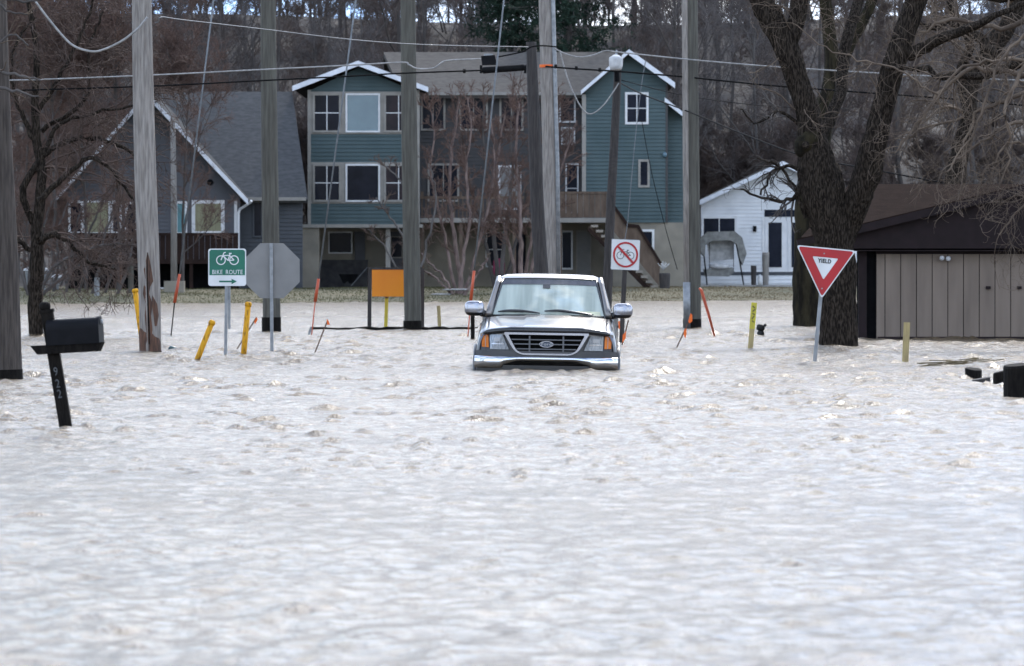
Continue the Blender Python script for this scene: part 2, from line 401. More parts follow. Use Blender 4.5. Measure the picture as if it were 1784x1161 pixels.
for px, py, r_ in bases:
    y = WY(py); x = U(px, py, y).x
    for k in range(9): wl.append((x+rng.normal(0, r_*1.3), y-r_*.6-abs(rng.normal(0, .25)), rng.uniform(.004, .012), rng.uniform(.05, .14), .06, .15))
tx_ = (951-CX)/F_PX*TR_Y
for k in range(230): wl.append((tx_+rng.normal(0, 1.3), TR_Y-.45-abs(rng.normal(0, 1.9)), rng.uniform(.004, .014), rng.uniform(.06, .24), .08, rng.uniform(.12, .25)))
for x, y, A_, sx_, s1_, s2_ in wl:
    i0 = int(np.searchsorted(Yr, y-3*s1_)); i1 = int(np.searchsorted(Yr, y+3*s2_))
    if i1 <= i0 or i0 >= nr-1: continue
    wd = .265*y+2; j0 = int(((x-3*sx_)/wd+.5)*(nc-1)); j1 = int(((x+3*sx_)/wd+.5)*(nc-1))+2
    j0 = max(j0, 1); j1 = min(j1, nc-1); i1 = min(i1, nr-1)
    if j1 <= j0: continue
    xx = X[i0:i1, j0:j1]-x; yy = Yw[i0:i1, j0:j1]-y+.25*np.abs(xx)+math.sin(x*57)*.5*xx
    Hh[i0:i1, j0:j1] += A_*(1+.55*np.sin(xx*(14/max(sx_*4, .3))+x*31))*np.exp(-(xx/sx_)**2)*np.where(yy < 0, np.exp(-(yy/s1_)**2), np.exp(-(yy/s2_)**2))
V = np.stack([X.ravel(), Yw.ravel(), Hh.ravel()], 1)
core_f = grid_faces(nr, nc)
# coarse water all round the fine part, sharing its border
L = [V[i*nc] for i in range(0, nr, 10)]; 
side = []
Vn = [V]; Fn = [core_f]; base = len(V)
for sgn, col in ((-1, 0), (1, nc-1)):
    idx = np.arange(nr)*nc+col
    far = np.stack([np.full(nr, sgn*600.), V[idx, 1], np.full(nr, 0.)], 1)
    Vn.append(far); f = np.stack([idx[:-1], idx[1:], base+np.arange(1, nr), base+np.arange(nr-1)], 1)
    if sgn > 0: f = f[:, ::-1]
    Fn.append(f[:, ::-1] if sgn < 0 else f[:, ::-1]); base += nr
idx = np.arange(nc); far = np.stack([V[idx, 0]*40, np.full(nc, -60.), np.zeros(nc)], 1)
Vn.append(far); Fn.append(np.stack([base+idx[:-1], base+idx[1:], idx[1:], idx[:-1]], 1)); base += nc
Vn.append(np.array([[-600, 14, 0], [600, 14, 0.]]))
Fn.append(np.array([[base-nc, 0, base, base], [base-1, base+1, nc-1, nc-1]])[:, :4])
VV = np.concatenate(Vn); FF = np.concatenate(Fn[:-1])
me = np_mesh('water', VV, FF, WATER)
o = bpy.data.objects.new('water', me); put(o); tag(o, kind='structure')

# ------------------------------------------------------------------ bare-tree generator (numpy, level by level)
def resample(P, rad, n):
    P = np.array(P, float); rad = np.array(rad, float)
    m = len(P); 
    t = np.linspace(0, m-1, n); i = np.clip(t.astype(int), 0, m-2); f = (t-i)[:, None]
    p0 = P[np.maximum(i-1, 0)]; p1 = P[i]; p2 = P[i+1]; p3 = P[np.minimum(i+2, m-1)]
    q = .5*((2*p1)+(-p0+p2)*f+(2*p0-5*p1+4*p2-p3)*f**2+(-p0+3*p1-3*p2+p3)*f**3)
    r = rad[i]*(1-f[:, 0])+rad[i+1]*f[:, 0]
    return q, r
def norm(a): return a/np.maximum(np.linalg.norm(a, axis=-1, keepdims=True), 1e-9)
def spawn(rg, P, Rd, n_child, length, ang, rr, nseg, wander, grav, t0=.2, t1=1.0, rmin=.003, curl=0, lenpow=.6, keep_plane=None):
    K, n, _ = P.shape
    if isinstance(n_child, int): idx = np.repeat(np.arange(K), n_child)
    C = len(idx); t = rg.uniform(t0, t1, C)*(n-1); i = np.clip(t.astype(int), 0, n-2); f = (t-i)[:, None]
    pos = P[idx, i]*(1-f)+P[idx, i+1]*f; tan = norm(P[idx, i+1]-P[idx, i])
    pr = Rd[idx, i]*(1-f[:, 0])+Rd[idx, i+1]*f[:, 0]
    rv = rg.normal(size=(C, 3)); perp = norm(rv-(rv*tan).sum(1, keepdims=True)*tan)
    a = np.radians(rg.normal(ang, ang*.25, C))[:, None]
    d = norm(tan*np.cos(a)+perp*np.sin(a))
    Lc = length*rg.uniform(.5, 1.3, C)*(1-lenpow*(t/(n-1)))
    step = (Lc/(nseg-1))[:, None]
    out_ = np.zeros((C, nseg, 3)); out_[:, 0] = pos
    cu = norm(rg.normal(size=(C, 3)))*curl
    for s_ in range(1, nseg):
        d = norm(d+rg.normal(size=(C, 3))*wander+np.array([0, 0, grav])+np.cross(cu, d))
        out_[:, s_] = out_[:, s_-1]+d*step
    r0 = np.maximum(pr*rr, rmin); taper = np.linspace(1, .35, nseg)[None]
    return out_, np.maximum(r0[:, None]*taper, rmin*.6)
def tubes(P, Rd, sides):
    K, n, _ = P.shape
    T = np.zeros_like(P); T[:, 1:-1] = P[:, 2:]-P[:, :-2]; T[:, 0] = P[:, 1]-P[:, 0]; T[:, -1] = P[:, -1]-P[:, -2]; T = norm(T)
    ref = np.where(np.abs(T[:, :1, 2:3]) > .8, np.array([1., 0, 0]), np.array([0, 0, 1.]))
    x = norm(np.cross(T, ref)); y = np.cross(T, x)
    a = np.arange(sides)*2*math.pi/sides
    V = P[:, :, None]+(x[:, :, None]*np.cos(a)[None, None, :, None]+y[:, :, None]*np.sin(a)[None, None, :, None])*Rd[:, :, None, None]
    V = V.reshape(-1, 3)
    b = (np.arange(K)*n*sides)[:, None, None]+(np.arange(n-1)*sides)[None, :, None]
    k = np.arange(sides)[None, None]; k2 = (k+1) % sides
    F = np.stack([b+k, b+k2, b+k2+sides, b+k+sides], -1).reshape(-1, 4)
    return V, F
def merge(parts):
    Vs, Fs, n = [], [], 0
    for V, F in parts: Vs.append(V); Fs.append(F+n); n += len(V)
    return np.concatenate(Vs), np.concatenate(Fs)
def tube_obj(name, parts, material, parent, origin=(0, 0, 0), smooth=True):
    V, F = merge([tubes(*p) for p in parts]); V = V-np.array(origin)
    o = bpy.data.objects.new(name, np_mesh(name, V, F, material, smooth)); put(o, parent); return o

def proto_tree(seed, H, mt, mc, lean=.06, rt=.2, nl=9, dens=1.0, tr=.013, upright=.5, start=.14):
    rg = np.random.default_rng(seed); n = 12
    z = np.linspace(0, H, n); pts = np.stack([np.cumsum(rg.normal(0, lean*H/n, n)), np.cumsum(rg.normal(0, lean*H/n, n)), z], 1); pts[:, :2] -= pts[0, :2]
    rad = rt*.58*np.linspace(1, .12, n)**1.0; rad[0] *= 1.25
    P, Rd = pts[None], rad[None]
    a, ra = spawn(rg, P, Rd, nl, H*.42, 38, .55, 8, .11, .10*upright, start, .97, .02)
    b, rb = spawn(rg, a, ra, int(6*dens), H*.16, 40, .5, 6, .16, .07, .2, 1, .014)
    b2, rb2 = spawn(rg, P, Rd, int(14*dens), H*.12, 55, .2, 6, .16, .07, .35, 1, .014)
    b = np.concatenate([b, b2]); rb = np.concatenate([rb, rb2])
    c, rc = spawn(rg, b, rb, int(7*dens), H*.075, 38, .5, 5, .2, .05, .15, 1, tr)
    d, rd = spawn(rg, c, rc, int(5*dens), H*.04, 40, .6, 3, .2, .03, .15, 1, tr*.75)
    root = bpy.data.objects.new('bare_tree', None); COL.objects.link(root); ORI[root.name] = Vector((0, 0, 0))
    tube_obj('trunk', [(P, Rd, 8), (a, ra, 5)], mt, root)
    tube_obj('crown', [(b, rb, 4), (c, rc, 3), (d, rd, 3)], mc, root, smooth=False)
    return root
def place(root, i, x, y, s, rz, label, cat, group, first, name=None):
    o = root if first else copy_tree(root)
    o.location = (x, y, float(gz(x, y))-.1); o.rotation_euler = (0, 0, rz); o.scale = (s, s, s)
    tag(o, label, cat, group); return o

random.seed(7)
protos = [proto_tree(11, 17, M['bark_far'], M['twig_grey'], nl=12),
          proto_tree(12, 19, M['bark_far'], M['twig_brown'], nl=12, rt=.24, lean=.09),
          proto_tree(13, 15, M['bark_far_light'], M['twig_grey'], nl=10, rt=.16),
          proto_tree(14, 18, M['bark_far'], M['twig_brown'], nl=11, rt=.19, upright=1.2),
          proto_tree(15, 12, M['bark_far_light'], M['twig_brown'], nl=12, rt=.12, lean=.12, start=.15)]
brush = [proto_tree(21, 8.5, M['bark_far'], M['twig_red'], nl=16, rt=.08, lean=.2, start=.04, dens=1.15, tr=.012),
         proto_tree(22, 7, M['bark_far'], M['twig_brown'], nl=18, rt=.07, lean=.2, start=.04, dens=1.25, tr=.012)]
used = set(); cnt = 0
WG = 'bare trees of the wood on the rising ground behind the houses'
WL = 'tall bare grey-brown tree in the wood behind the houses'
for row, (y0, y1, nrow, span) in enumerate([(216, 228, 20, 27), (230, 250, 34, 30), (252, 285, 40, 34), (287, 335, 60, 40), (336, 400, 60, 50)]):
    for k in range(nrow):
        i = random.choices([0, 1, 2, 3, 4], [3, 3, 2, 3, 2])[0]
        x = -span+2*span*(k+random.uniform(.05, .95))/nrow; y = random.uniform(y0, y1)
        if 820 < x/y*F_PX+CX < 1085 and y < 236: continue
        place(protos[i], i, x, y, random.uniform(.8, 1.15), random.uniform(0, 6.28), WL, 'tree', WG, i not in used)
        protos[i].name = 'bare_tree'; used.add(i)
BG = 'leafless thickets on the wooded slope behind the houses'
ub = set()
for k in range(176):
    px = random.choice([random.uniform(-60, 480)]*3+[random.uniform(480, 1850)]*2)
    Y = random.uniform(211, 226) if px > 330 else random.uniform(203, 222)
    if k >= 46: px = random.uniform(-80, 1870); Y = random.uniform(240, 330)
    if k >= 70: Y = random.uniform(325, 400)
    if 92 <= k < 116: px = random.uniform(1180, 1850); Y = random.uniform(218, 240)
    if k >= 116: Y = random.uniform(290, 350)
    i = 0 if (px < 420 and random.random() < .75) else 1
    x = (px-CX)/F_PX*Y
    if -7.7 < x < 7.2 and Y < 218: Y += 10
    o_ = place(brush[i], i, x, Y, random.uniform(.7, 1.1)*(1 if k < 70 or 92 <= k < 116 else 1.5), random.uniform(0, 6.28),
          ['reddish leafless thicket of fine twigs behind the houses', 'brown leafless thicket of fine twigs behind the houses'][i], 'thicket', BG, i not in ub)
    ub.add(i)
for b in brush: b.name = 'thicket'

# reddish small trees on the near bank in front of the grey house
redp = proto_tree(31, 10.5, M['bark_far'], M['twig_red'], nl=16, rt=.11, lean=.09, start=.12, dens=1.3, tr=.010, upright=1.1)
RL = ['tall red-brown twiggy tree at the left frame edge on the bank', 'red-brown twiggy tree behind the arching tree trunk', 'red-brown twiggy tree between arching tree and pale ornaments', 'red-brown twiggy tree before the left end of the grey gable',
      'red-brown twiggy tree just left of the split pole', 'red-brown twiggy tree behind the slim grey pole', 'low red-brown tree under the grey roof edge']
for k, (px, Y, s_) in enumerate([(-10, 187, 1.1), (45, 192, 1.15), (95, 188.5, 1.0), (150, 190.5, .95), (205, 188.8, 1.05), (318, 187.6, .92), (10, 200, 1.2)]):
    x = (px-CX)/F_PX*Y; place(redp, 0, x, Y, s_, k*1.3, RL[k], 'tree', 'red-brown twiggy trees on the bank by the grey house', k == 0)
redp.name = 'twiggy_tree'
# dark conifer behind the green house
def conifer(px, Y, H, label, sd):
    rg = np.random.default_rng(sd); x = (px-CX)/F_PX*Y; z0 = float(gz(x, Y))
    r = thing('conifer', (x, Y, z0), label, 'conifer', 'dark evergreens behind the green house')
    n = 10; P = np.stack([np.zeros(n)+x, np.zeros(n)+Y, z0+np.linspace(0, H, n)], 1)[None]; Rd = (.28*np.linspace(1, .1, n))[None]
    a, ra = spawn(rg, P, Rd, 110, H*.36, 82, .25, 7, .05, -.03, .12, .99, .02, lenpow=.85)
    b, rb = spawn(rg, a, ra, 18, .9, 45, .5, 4, .1, -.12, .15, 1, .012, lenpow=.3)
    tube_obj('trunk', [(P, Rd, 8), (a, ra, 4)], M['bark_far'], r, (x, Y, z0))
    # needle sprays: small flat leaves on every twig
    K = len(b); m = 14
    i = np.repeat(np.arange(K), m); t = rg.uniform(0, 1, len(i))*2.99; ii = t.astype(int); f = (t-ii)[:, None]
    p = b[i, ii]*(1-f)+b[i, ii+1]*f; d = norm(rg.normal(size=(len(i), 3))+np.array([0, 0, -.2]))*rg.uniform(.14, .32, (len(i), 1))
    s_ = norm(np.cross(d, rg.normal(size=(len(i), 3))))*.03
    V = np.stack([p-s_, p+s_, p+d], 1).reshape(-1, 3)-np.array([x, Y, z0]); F = np.arange(len(V)).reshape(-1, 3)
    o = bpy.data.objects.new('foliage', np_mesh('foliage', V, F, M['needles'], False)); put(o, r)
conifer(992, 217, 15.5, 'large dark green evergreen rising behind the green house roof', 3)
conifer(890, 221, 14, 'second dark evergreen, left of the large one behind the green house', 5)

# ------------------------------------------------------------------ house helpers
def siding(poly, Y, course=.15, proud=.035):
    """lap siding over a convex polygon given in world (x,z)"""
    zs = [p[1] for p in poly]; z0, z1 = min(zs), max(zs); mb = MB(); n = len(poly)
    def span(z):
        xs_ = []
        for i in range(n):
            (xa, za), (xb, zb) = poly[i], poly[(i+1) % n]
            if (za-z)*(zb-z) <= 0 and abs(za-zb) > 1e-6: xs_.append(xa+(xb-xa)*(z-za)/(zb-za))
        return (min(xs_), max(xs_)) if len(xs_) >= 2 else None
    z = z0
    while z < z1-.01:
        zt = min(z+course, z1-.003); a = span(z+.002); b = span(zt)
        if a and b:
            mb.add([(a[0], Y-proud, z), (a[1], Y-proud, z), (b[1], Y-.002, zt), (b[0], Y-.002, zt), (a[0], Y, z), (a[1], Y, z)],
                   [(0, 1, 2, 3), (4, 5, 1, 0)])
        z += course
    return mb
def wall(parent, pts, Y, wmat, smat=None, depth=.2, name='wall'):
    q = [U(a, b, Y) for a, b in pts]; poly = [(p.x, p.z) for p in q]
    o = MB().prism(poly, Y, Y+depth).build(name, wmat, parent)
    if smat: siding(poly, Y).build('siding', smat, o, kind='stuff')
    return o
def window(parent, x0, y0, x1, y1, Y, frame, pane, cols=1, rows=1, fw=4, label=None, mull=None, deep=.07):
    """frame stands proud of the wall plane Y"""
    mb = MB()
    mb.pbox(x0, y0, x1, y0+fw, Y-deep, deep-.003); mb.pbox(x0, y1-fw, x1, y1, Y-deep, deep-.003)
    mb.pbox(x0, y0+fw, x0+fw, y1-fw, Y-deep, deep-.003); mb.pbox(x1-fw, y0+fw, x1, y1-fw, Y-deep, deep-.003)
    w_ = mb.build('window', frame, parent)
    if label: w_['label'] = label
    ix0, ix1, iy0, iy1 = x0+fw, x1-fw, y0+fw, y1-fw; g = 1.6
    cw = (ix1-ix0-g*(cols-1))/cols; rh = (iy1-iy0-g*(rows-1))/rows
    for c in range(cols):
        for r_ in range(rows):
            a = ix0+c*(cw+g); b = iy0+r_*(rh+g)
            MB().pbox(a, b, a+cw, b+rh, Y-deep*.74, .05).build('pane', pane, w_)
    mm = MB(); k = 0
    for c in range(1, cols): mm.pbox(ix0+c*cw+(c-1)*g, iy0, ix0+c*(cw+g), iy1, Y-deep*.95, deep*.3); k = 1
    for r_ in range(1, rows):
        for c in range(cols): mm.pbox(ix0+c*(cw+g), iy0+r_*rh+(r_-1)*g, ix0+c*(cw+g)+cw, iy0+r_*(rh+g), Y-deep*.85, deep*.2); k = 1
    if k: mm.build('mullion', mull or frame, w_)
    return w_
def slab(parent, a, b, c, d, th, material, name='roof'):
    """roof slab through four points, th thick downward"""
    a, b, c, d = map(Vector, (a, b, c, d)); n = (b-a).cross(d-a).normalized()
    if n.z < 0: n = -n
    vs_ = [p for p in (a, b, c, d)]+[p-n*th for p in (a, b, c, d)]
    f = [(0,1,2,3),(7,6,5,4),(0,4,5,1),(1,5,6,2),(2,6,7,3),(3,7,4,0)]
    return MB().add(vs_, f).build(name, material, parent)
def rake(parent, p0, p1, Y, wpx, material, dep=.12, name='fascia'):
    (x0, y0), (x1, y1) = p0, p1
    return MB().pprism([(x0, y0), (x1, y1), (x1, y1+wpx), (x0, y0+wpx)], Y, dep).build(name, material, parent)

# ------------------------------------------------------------------ green three-storey house
gb = U(860, 508, 203)
GH = thing('green_house', (gb.x, 203, float(gz(gb.x, 203))), 'large three-storey teal-green house with raised deck and taupe roof', 'house')
YA, YM, YG = 201.0, 206.0, 203.5
wall(GH, [(540, 393), (729, 393), (729, 162), (625, 118), (540, 158)], YA, M['teal_siding_shade'], M['teal_siding'], .25)
MB().pbox(536, 157, 541.5, 393, YA-.05, .05).build('corner_board', M['trim_tan'], GH)
MB().pbox(726, 157, 731, 393, YA-.05, .05).build('corner_board', M['trim_tan'], GH)
# side wall of the wing
a0 = U(540, 393, YA); a1 = U(540, 160, YA)
MB().box(a0.x, YA+.25, a0.z, a0.x+.2, YM+8, a1.z).build('wall', M['teal_siding_shade'], GH)
a2 = U(729, 393, YA)
MB().box(a2.x-.2, YA+.25, a0.z, a2.x, YM, a1.z).build('wall', M['teal_siding_shade'], GH)
for (y0, y1) in ((163, 231), (286, 352)):
    top = y0 == 163
    # surround board, then three windows
    MB().pbox(541.6, y0-3, 726, y1+3, YA-.045, .04).build('window_surround', M['trim_tan'], GH)
    window(GH, 545, y0, 594, y1, YA-.045, M['trim_tan'], M['glass_dark'], 2, 2, 3.5, mull=M['frame_white'])
    window(GH, 602, y0, 662, y1, YA-.045, M['frame_white'], M['glass_blue'] if top else M['glass_dark'], 1, 1, 3.0)
    window(GH, 669, y0, 720, y1, YA-.045, M['trim_tan'], M['glass_red'], 2, 2, 3.5, mull=M['frame_white'])
# wing roof: two slopes running back, with white fascia
def pp(px, py, Y): return U(px, py, Y)
lz = pp(510, 150, YA-.6); rz_ = pp(745, 152, YA-.6); ap = pp(624, 105, YA-.6)
bk = Vector((0, 11, 0))
slab(GH, lz, ap, ap+bk, lz+bk, .16, M['roof_taupe']); slab(GH, ap, rz_, rz_+bk, ap+bk, .16, M['roof_taupe'])
rake(GH, (509, 150), (624, 106), YA-.74, 9, M['trim_white']); rake(GH, (624, 106), (746, 152), YA-.74, 9, M['trim_white'])
# main body
wall(GH, [(729, 386), (1020, 386), (1020, 158), (729, 158)], YM, M['teal_siding_shade'], M['teal_siding_shade'], .25)
ridgeY = YM+6
e0 = pp(700, 163, YM-.6); e1 = pp(1090, 163, YM-.6); r0_ = pp(668, 91, ridgeY); r1_ = pp(1110, 91, ridgeY)
slab(GH, e0, e1, r1_, r0_, .2, M['roof_taupe'])
slab(GH, r0_, r1_, r1_+Vector((0, 6, -2.2)), r0_+Vector((0, 6, -2.2)), .2, M['roof_taupe'])
MB().pbox(732, 161, 1016, 166, YM-.66, .1).build('gutter', M['trim_tan'], GH)
window(GH, 733, 165, 776, 228, YM, M['trim_tan'], M['glass_dark'], 2, 1, 3.5)
window(GH, 800, 168, 850, 228, YM, M['trim_tan'], M['glass_dark'], 2, 1, 3.5)
window(GH, 870, 168, 912, 228, YM, M['trim_tan'], M['glass_red'], 2, 1, 3.5)
window(GH, 974, 166, 1003, 214, YM, M['frame_white'], M['glass_red'], 1, 1, 3)
window(GH, 745, 285, 800, 352, YM, M['trim_tan'], M['glass_dark'], 2, 1, 3.5)
window(GH, 868, 288, 908, 366, YM, M['frame_white'], M['sign_back'], 1, 1, 3.5, 'pale glass door onto the deck')
window(GH, 978, 222, 1002, 252, YM, M['frame_white'], M['sign_back'], 1, 1, 2)
window(GH, 985, 285, 1008, 372, YM, M['frame_white'], M['glass_dark'], 1, 2, 2.5)
# ground floor behind the deck and the wing
wall(GH, [(556, 505), (1066, 505), (1066, 388), (556, 388)], YM+.1, M['stucco_tan'], None, .25)
window(GH, 572, 404, 614, 442, YM+.1, M['frame_white'], M['glass_dark'], 1, 1, 2)
MB().pbox(556, 453, 640, 503, YM-1.2, .7).build('stone_ledge', M['wood_pile'], GH)
MB().pbox(618, 404, 636, 455, YM-.05, .1).build('wall_panel', M['grey_siding'], GH)
MB().pbox(677, 404, 720, 500, YM-.05, .1).build('wall_panel', M['grey_siding'], GH)
window(GH, 680, 412, 702, 450, YM-.05, M['trim_tan'], M['glass_dark'], 1, 1, 2)
window(GH, 846, 404, 879, 466, YM+.1, M['frame_white'], M['glass_dark'], 1, 2, 2.5)
window(GH, 895, 404, 916, 490, YM+.1, M['dark_void'], M['glass_dark'], 1, 1, 2)
window(GH, 977, 402, 998, 470, YM+.1, M['frame_white'], M['glass_dark'], 1, 1, 3)
window(GH, 1004, 402, 1030, 498, YM+.1, M['trim_tan'], M['sign_back'], 1, 1, 2)
# supports of the wing
MB().pbox(526, 396, 556, 512, YA, .7).build('pillar', M['stucco_tan'], GH)
MB().pbox(523, 391, 736, 397, YA-.1, 5).build('beam', M['trim_tan'], GH)
MB().pbox(672, 398, 680, 512, YA+.2, .3).build('pillar', M['trim_tan'], GH)
MB().pbox(722, 398, 731, 512, YA+.2, .3).build('pillar', M['trim_tan'], GH)
# right gable
wall(GH, [(1019, 388), (1162, 388), (1162, 142), (1096, 96), (1019, 160)], YG, M['teal_siding_shade'], M['teal_siding'], .25)
wall(GH, [(1161, 388), (1193, 388), (1193, 204), (1161, 178)], YG+.6, M['teal_siding_shade'], M['teal_siding'], .25)
wall(GH, [(1066, 510), (1193, 510), (1193, 388), (1066, 388)], YG+.05, M['stucco_tan'], None, .25, 'foundation_wall')
b0 = U(1193, 388, YG+.6); b1 = U(1193, 204, YG+.6)
MB().box(b0.x-.2, YG+.9, b0.z-3, b0.x, YG+8, b1.z).build('wall', M['teal_siding_shade'], GH)
MB().pbox(1159.5, 148, 1163.5, 388, YG-.04, .04).build('corner_board', M['teal_siding_shade'], GH)
MB().pbox(1014, 165, 1021, 388, YG-.04, .3).build('corner_board', M['trim_tan'], GH)
g0 = pp(1012, 158, YG-.5); g1 = pp(1096, 86, YG-.5); g2 = pp(1176, 146, YG-.5); bk = Vector((0, 9, 0))
slab(GH, g0, g1, g1+bk, g0+bk, .16, M['roof_taupe']); slab(GH, g1, g2, g2+bk, g1+bk, .16, M['roof_taupe'])
rake(GH, (1012, 158), (1096, 86), YG-.64, 7, M['trim_white']); rake(GH, (1096, 86), (1176, 144), YG-.64, 10, M['trim_white'])
h0 = pp(1158, 170, YG); h1 = pp(1196, 200, YG)
slab(GH, h0, h1, h1+bk, h0+bk, .14, M['roof_taupe']); rake(GH, (1158, 170), (1197, 201), YG-.14, 8, M['trim_white'])
window(GH, 1089, 161, 1130, 217, YG, M['frame_white'], M['glass_dark'], 2, 2, 4)
window(GH, 1112, 278, 1132, 327, YG, M['trim_tan'], M['glass_dark'], 1, 1, 4)
window(GH, 1114, 400, 1140, 442, YG+.05, M['frame_white'], M['glass_dark'], 1, 1, 4)
MB().sq(U(1158, 270, YG-.08), (.09, .08, .1), .8).build('wall_lamp', M['glass_blue'], GH, True)
# deck
YD = 202.2
dk = MB().pbox(731, 380, 1068, 388, YD, YM-YD-.02).build('deck', M['trim_tan'], GH)
n = 0
for k in range(38):            # balusters of the deck railing, thinner than can be picked apart
    pass
rl = MB()
for k in range(34):
    x = 734+k*7.1; rl.pbox(x, 347, x+2.2, 380, YD+.05, .05)
rl.build('balusters', M['deck_brown'], dk, kind='stuff')
MB().pbox(731, 342, 976, 347, YD, .14).build('handrail', M['deck_brown'], dk)
for k in range(9):
    x = 976+k*10.1; MB().pbox(x, 338, x+9.6, 379.5, YD+.03, .03).build('rail_board', M['deck_brown'], dk)
MB().pbox(975, 334, 1068, 338, YD, .14).build('handrail', M['deck_brown'], dk)
for x in (733, 800, 893, 973, 1062):
    MB().pbox(x, 334, x+5, 347 if x < 975 else 334.5, YD+.01, .12).build('rail_post', M['deck_brown'], dk)
    MB().pbox(x, 388, x+6, 512, YD+.1, .16).build('deck_post', M['deck_brown'], dk)
# staircase
st = MB().pprism([(1024, 396), (1034, 392), (1146, 505), (1136, 511)], YD-.1, .08).build('staircase', M['deck_brown'], GH)
MB().pprism([(1022, 400), (1028, 398), (1140, 509), (1132, 512)], YD-1.2, .08).build('stringer', M['deck_dark'], st)
for k in range(13):
    t = k/12; x = 1030+t*104; y = 392+t*106
    MB().pbox(x, y, x+12, y+4.2, YD-1.25, 1.1).build('tread', M['tread_tan'], st)
MB().pprism([(1066, 352), (1094, 392), (1112, 394), (1150, 458), (1148, 498), (1066, 400)], YD-1.3, .06).build('side_panel', M['deck_brown'], st)
MB().pprism([(1064, 348), (1095, 390), (1113, 392), (1153, 458), (1150, 462), (1110, 397), (1092, 396), (1062, 353)], YD-1.36, .14).build('handrail', M['deck_dark'], st)

# things under and beside the deck
single(MB().sq(U(869, 466, 205), (.24, .12, .36), .6), 'ball_chair', M['pink'], U(869, 482, 205), 'pink plastic seat under the deck of the green house', 'chair', smooth=True).name = 'plastic_seat'
def barrel(px, ytop, ybot, Y, wpx, label, m, plant=False):
    b = U(px, ybot, Y); t = U(px, ytop, Y); r_ = wpx/2/sc(Y)
    root = thing('planter', (b.x, Y, b.z), label, 'planter')
    MB().tube([b, b+(t-b)*.1, b+(t-b)*.9, t], [r_*.8, r_*.85, r_*1.03, r_], 14).build('tub', M[m], root, True)
    return root
barrel(1158, 476, 521, 200, 19, 'tall dark planter at the foot of the deck stairs', 'pole_wood_dark')
pk = U(1156, 470, 200.)
mb = MB(); rg = random.Random(3)
for k in range(26):
    a = rg.uniform(0, 6.28); e = rg.uniform(.1, 1.2)
    mb.bar(pk, pk+Vector((math.cos(a)*e, math.sin(a)*e, 1)).normalized()*rg.uniform(.15, .36), .02, .02)
single(mb, 'dead_plant', M['cushion_white'], pk, 'pale dried plant in the dark planter by the stairs', 'plant')

# wheelbarrow-like cart under the wing
bt = U(610, 503, 202.5); cart = thing('garden_cart', bt, 'dark garden cart with sloping handle below the green house wing', 'cart')
MB().pprism([(590, 478), (624, 478), (618, 494), (598, 494)], 202.4, .5).build('tray', M['dark_void'], cart)
MB().tube([U(612, 498, 202.4), U(640, 466, 202.4)], .02, 6).build('handle', M['galv'], cart)
MB().tube([U(608, 497, 202.4), U(608, 497, 202.5)], .16, 14).build('wheel', M['black_rubber'], cart)

# ------------------------------------------------------------------ grey house on the left
YL = 194.0
lb = U(300, 512, YL)
LH = thing('grey_house', (lb.x, YL, float(gz(lb.x, YL))), 'grey-blue house with steep white-edged gable and brown deck', 'house')
wall(LH, [(118, 512), (418, 512), (418, 345), (257, 172), (118, 325)], YL, M['grey_siding'], M['grey_siding'], .25)
ll = pp(96, 344, YL-.6); la = pp(256, 160, YL-.6); lr = pp(431, 347, YL-.6); bk = Vector((0, 12, 0))
slab(LH, ll, la, la+bk, ll+bk, .18, M['roof_grey']); slab(LH, la, lr, lr+bk, la+bk, .18, M['roof_grey'])
rake(LH, (95, 345), (256, 161), YL-.75, 9, M['trim_white']); rake(LH, (256, 161), (432, 348), YL-.75, 9, M['trim_white'])
YL2 = YL+1.5
wall(LH, [(416, 512), (527, 512), (527, 347), (416, 347)], YL2, M['dark_siding'], M['dark_siding'], .2)
c0 = pp(380, 347, YL2-.5); c1 = pp(536, 347, YL2-.5); c2 = pp(509, 160, YL2+6); c3 = pp(255, 160, YL2+6)
slab(LH, c0, c1, c2, c3, .18, M['roof_grey'])
slab(LH, c3, c2, c2+Vector((0, 6, -3.5)), c3+Vector((0, 6, -3.5)), .18, M['roof_grey'])
MB().pbox(432, 344, 533, 350, YL2-.62, .12).build('gutter', M['trim_tan'], LH)
MB().tube([pp(438, 350, YL-.5), pp(436, 353, YL-.45), pp(418, 365, YL-.1), pp(415, 372, YL-.1), pp(415, 436, YL-.1)], .05, 6).build('downspout', M['frame_white'], LH)
MB().pbox(408, 350, 413, 412, YL-.05, .05).build('corner_board', M['frame_white'], LH)
window(LH, 334, 349, 391, 409, YL, M['frame_white'], M['curtain'], 1, 1, 6, 'white window with yellow-green curtains')
window(LH, 305, 351, 326, 409, YL, M['frame_white'], M['turquoise'], 1, 1, 4, 'turquoise panel beside the curtained window')
window(LH, 440, 350, 458, 414, YL2, M['dark_siding'], M['glass_dark'], 1, 1, 3)
window(LH, 119, 350, 145, 408, YL, M['frame_white'], M['glass_dark'], 1, 1, 4)
window(LH, 146, 350, 192, 408, YL, M['frame_white'], M['curtain'], 1, 1, 3)
window(LH, 193, 350, 212, 408, YL, M['frame_white'], M['glass_dark'], 1, 1, 4)
window(LH, 218, 352, 240, 420, YL, M['frame_white'], M['glass_dark'], 1, 1, 4)
MB().tube([pp(366, 318, YL-.01), pp(366, 318, YL-.08)], .12, 12).build('vent', M['dark_void'], LH)
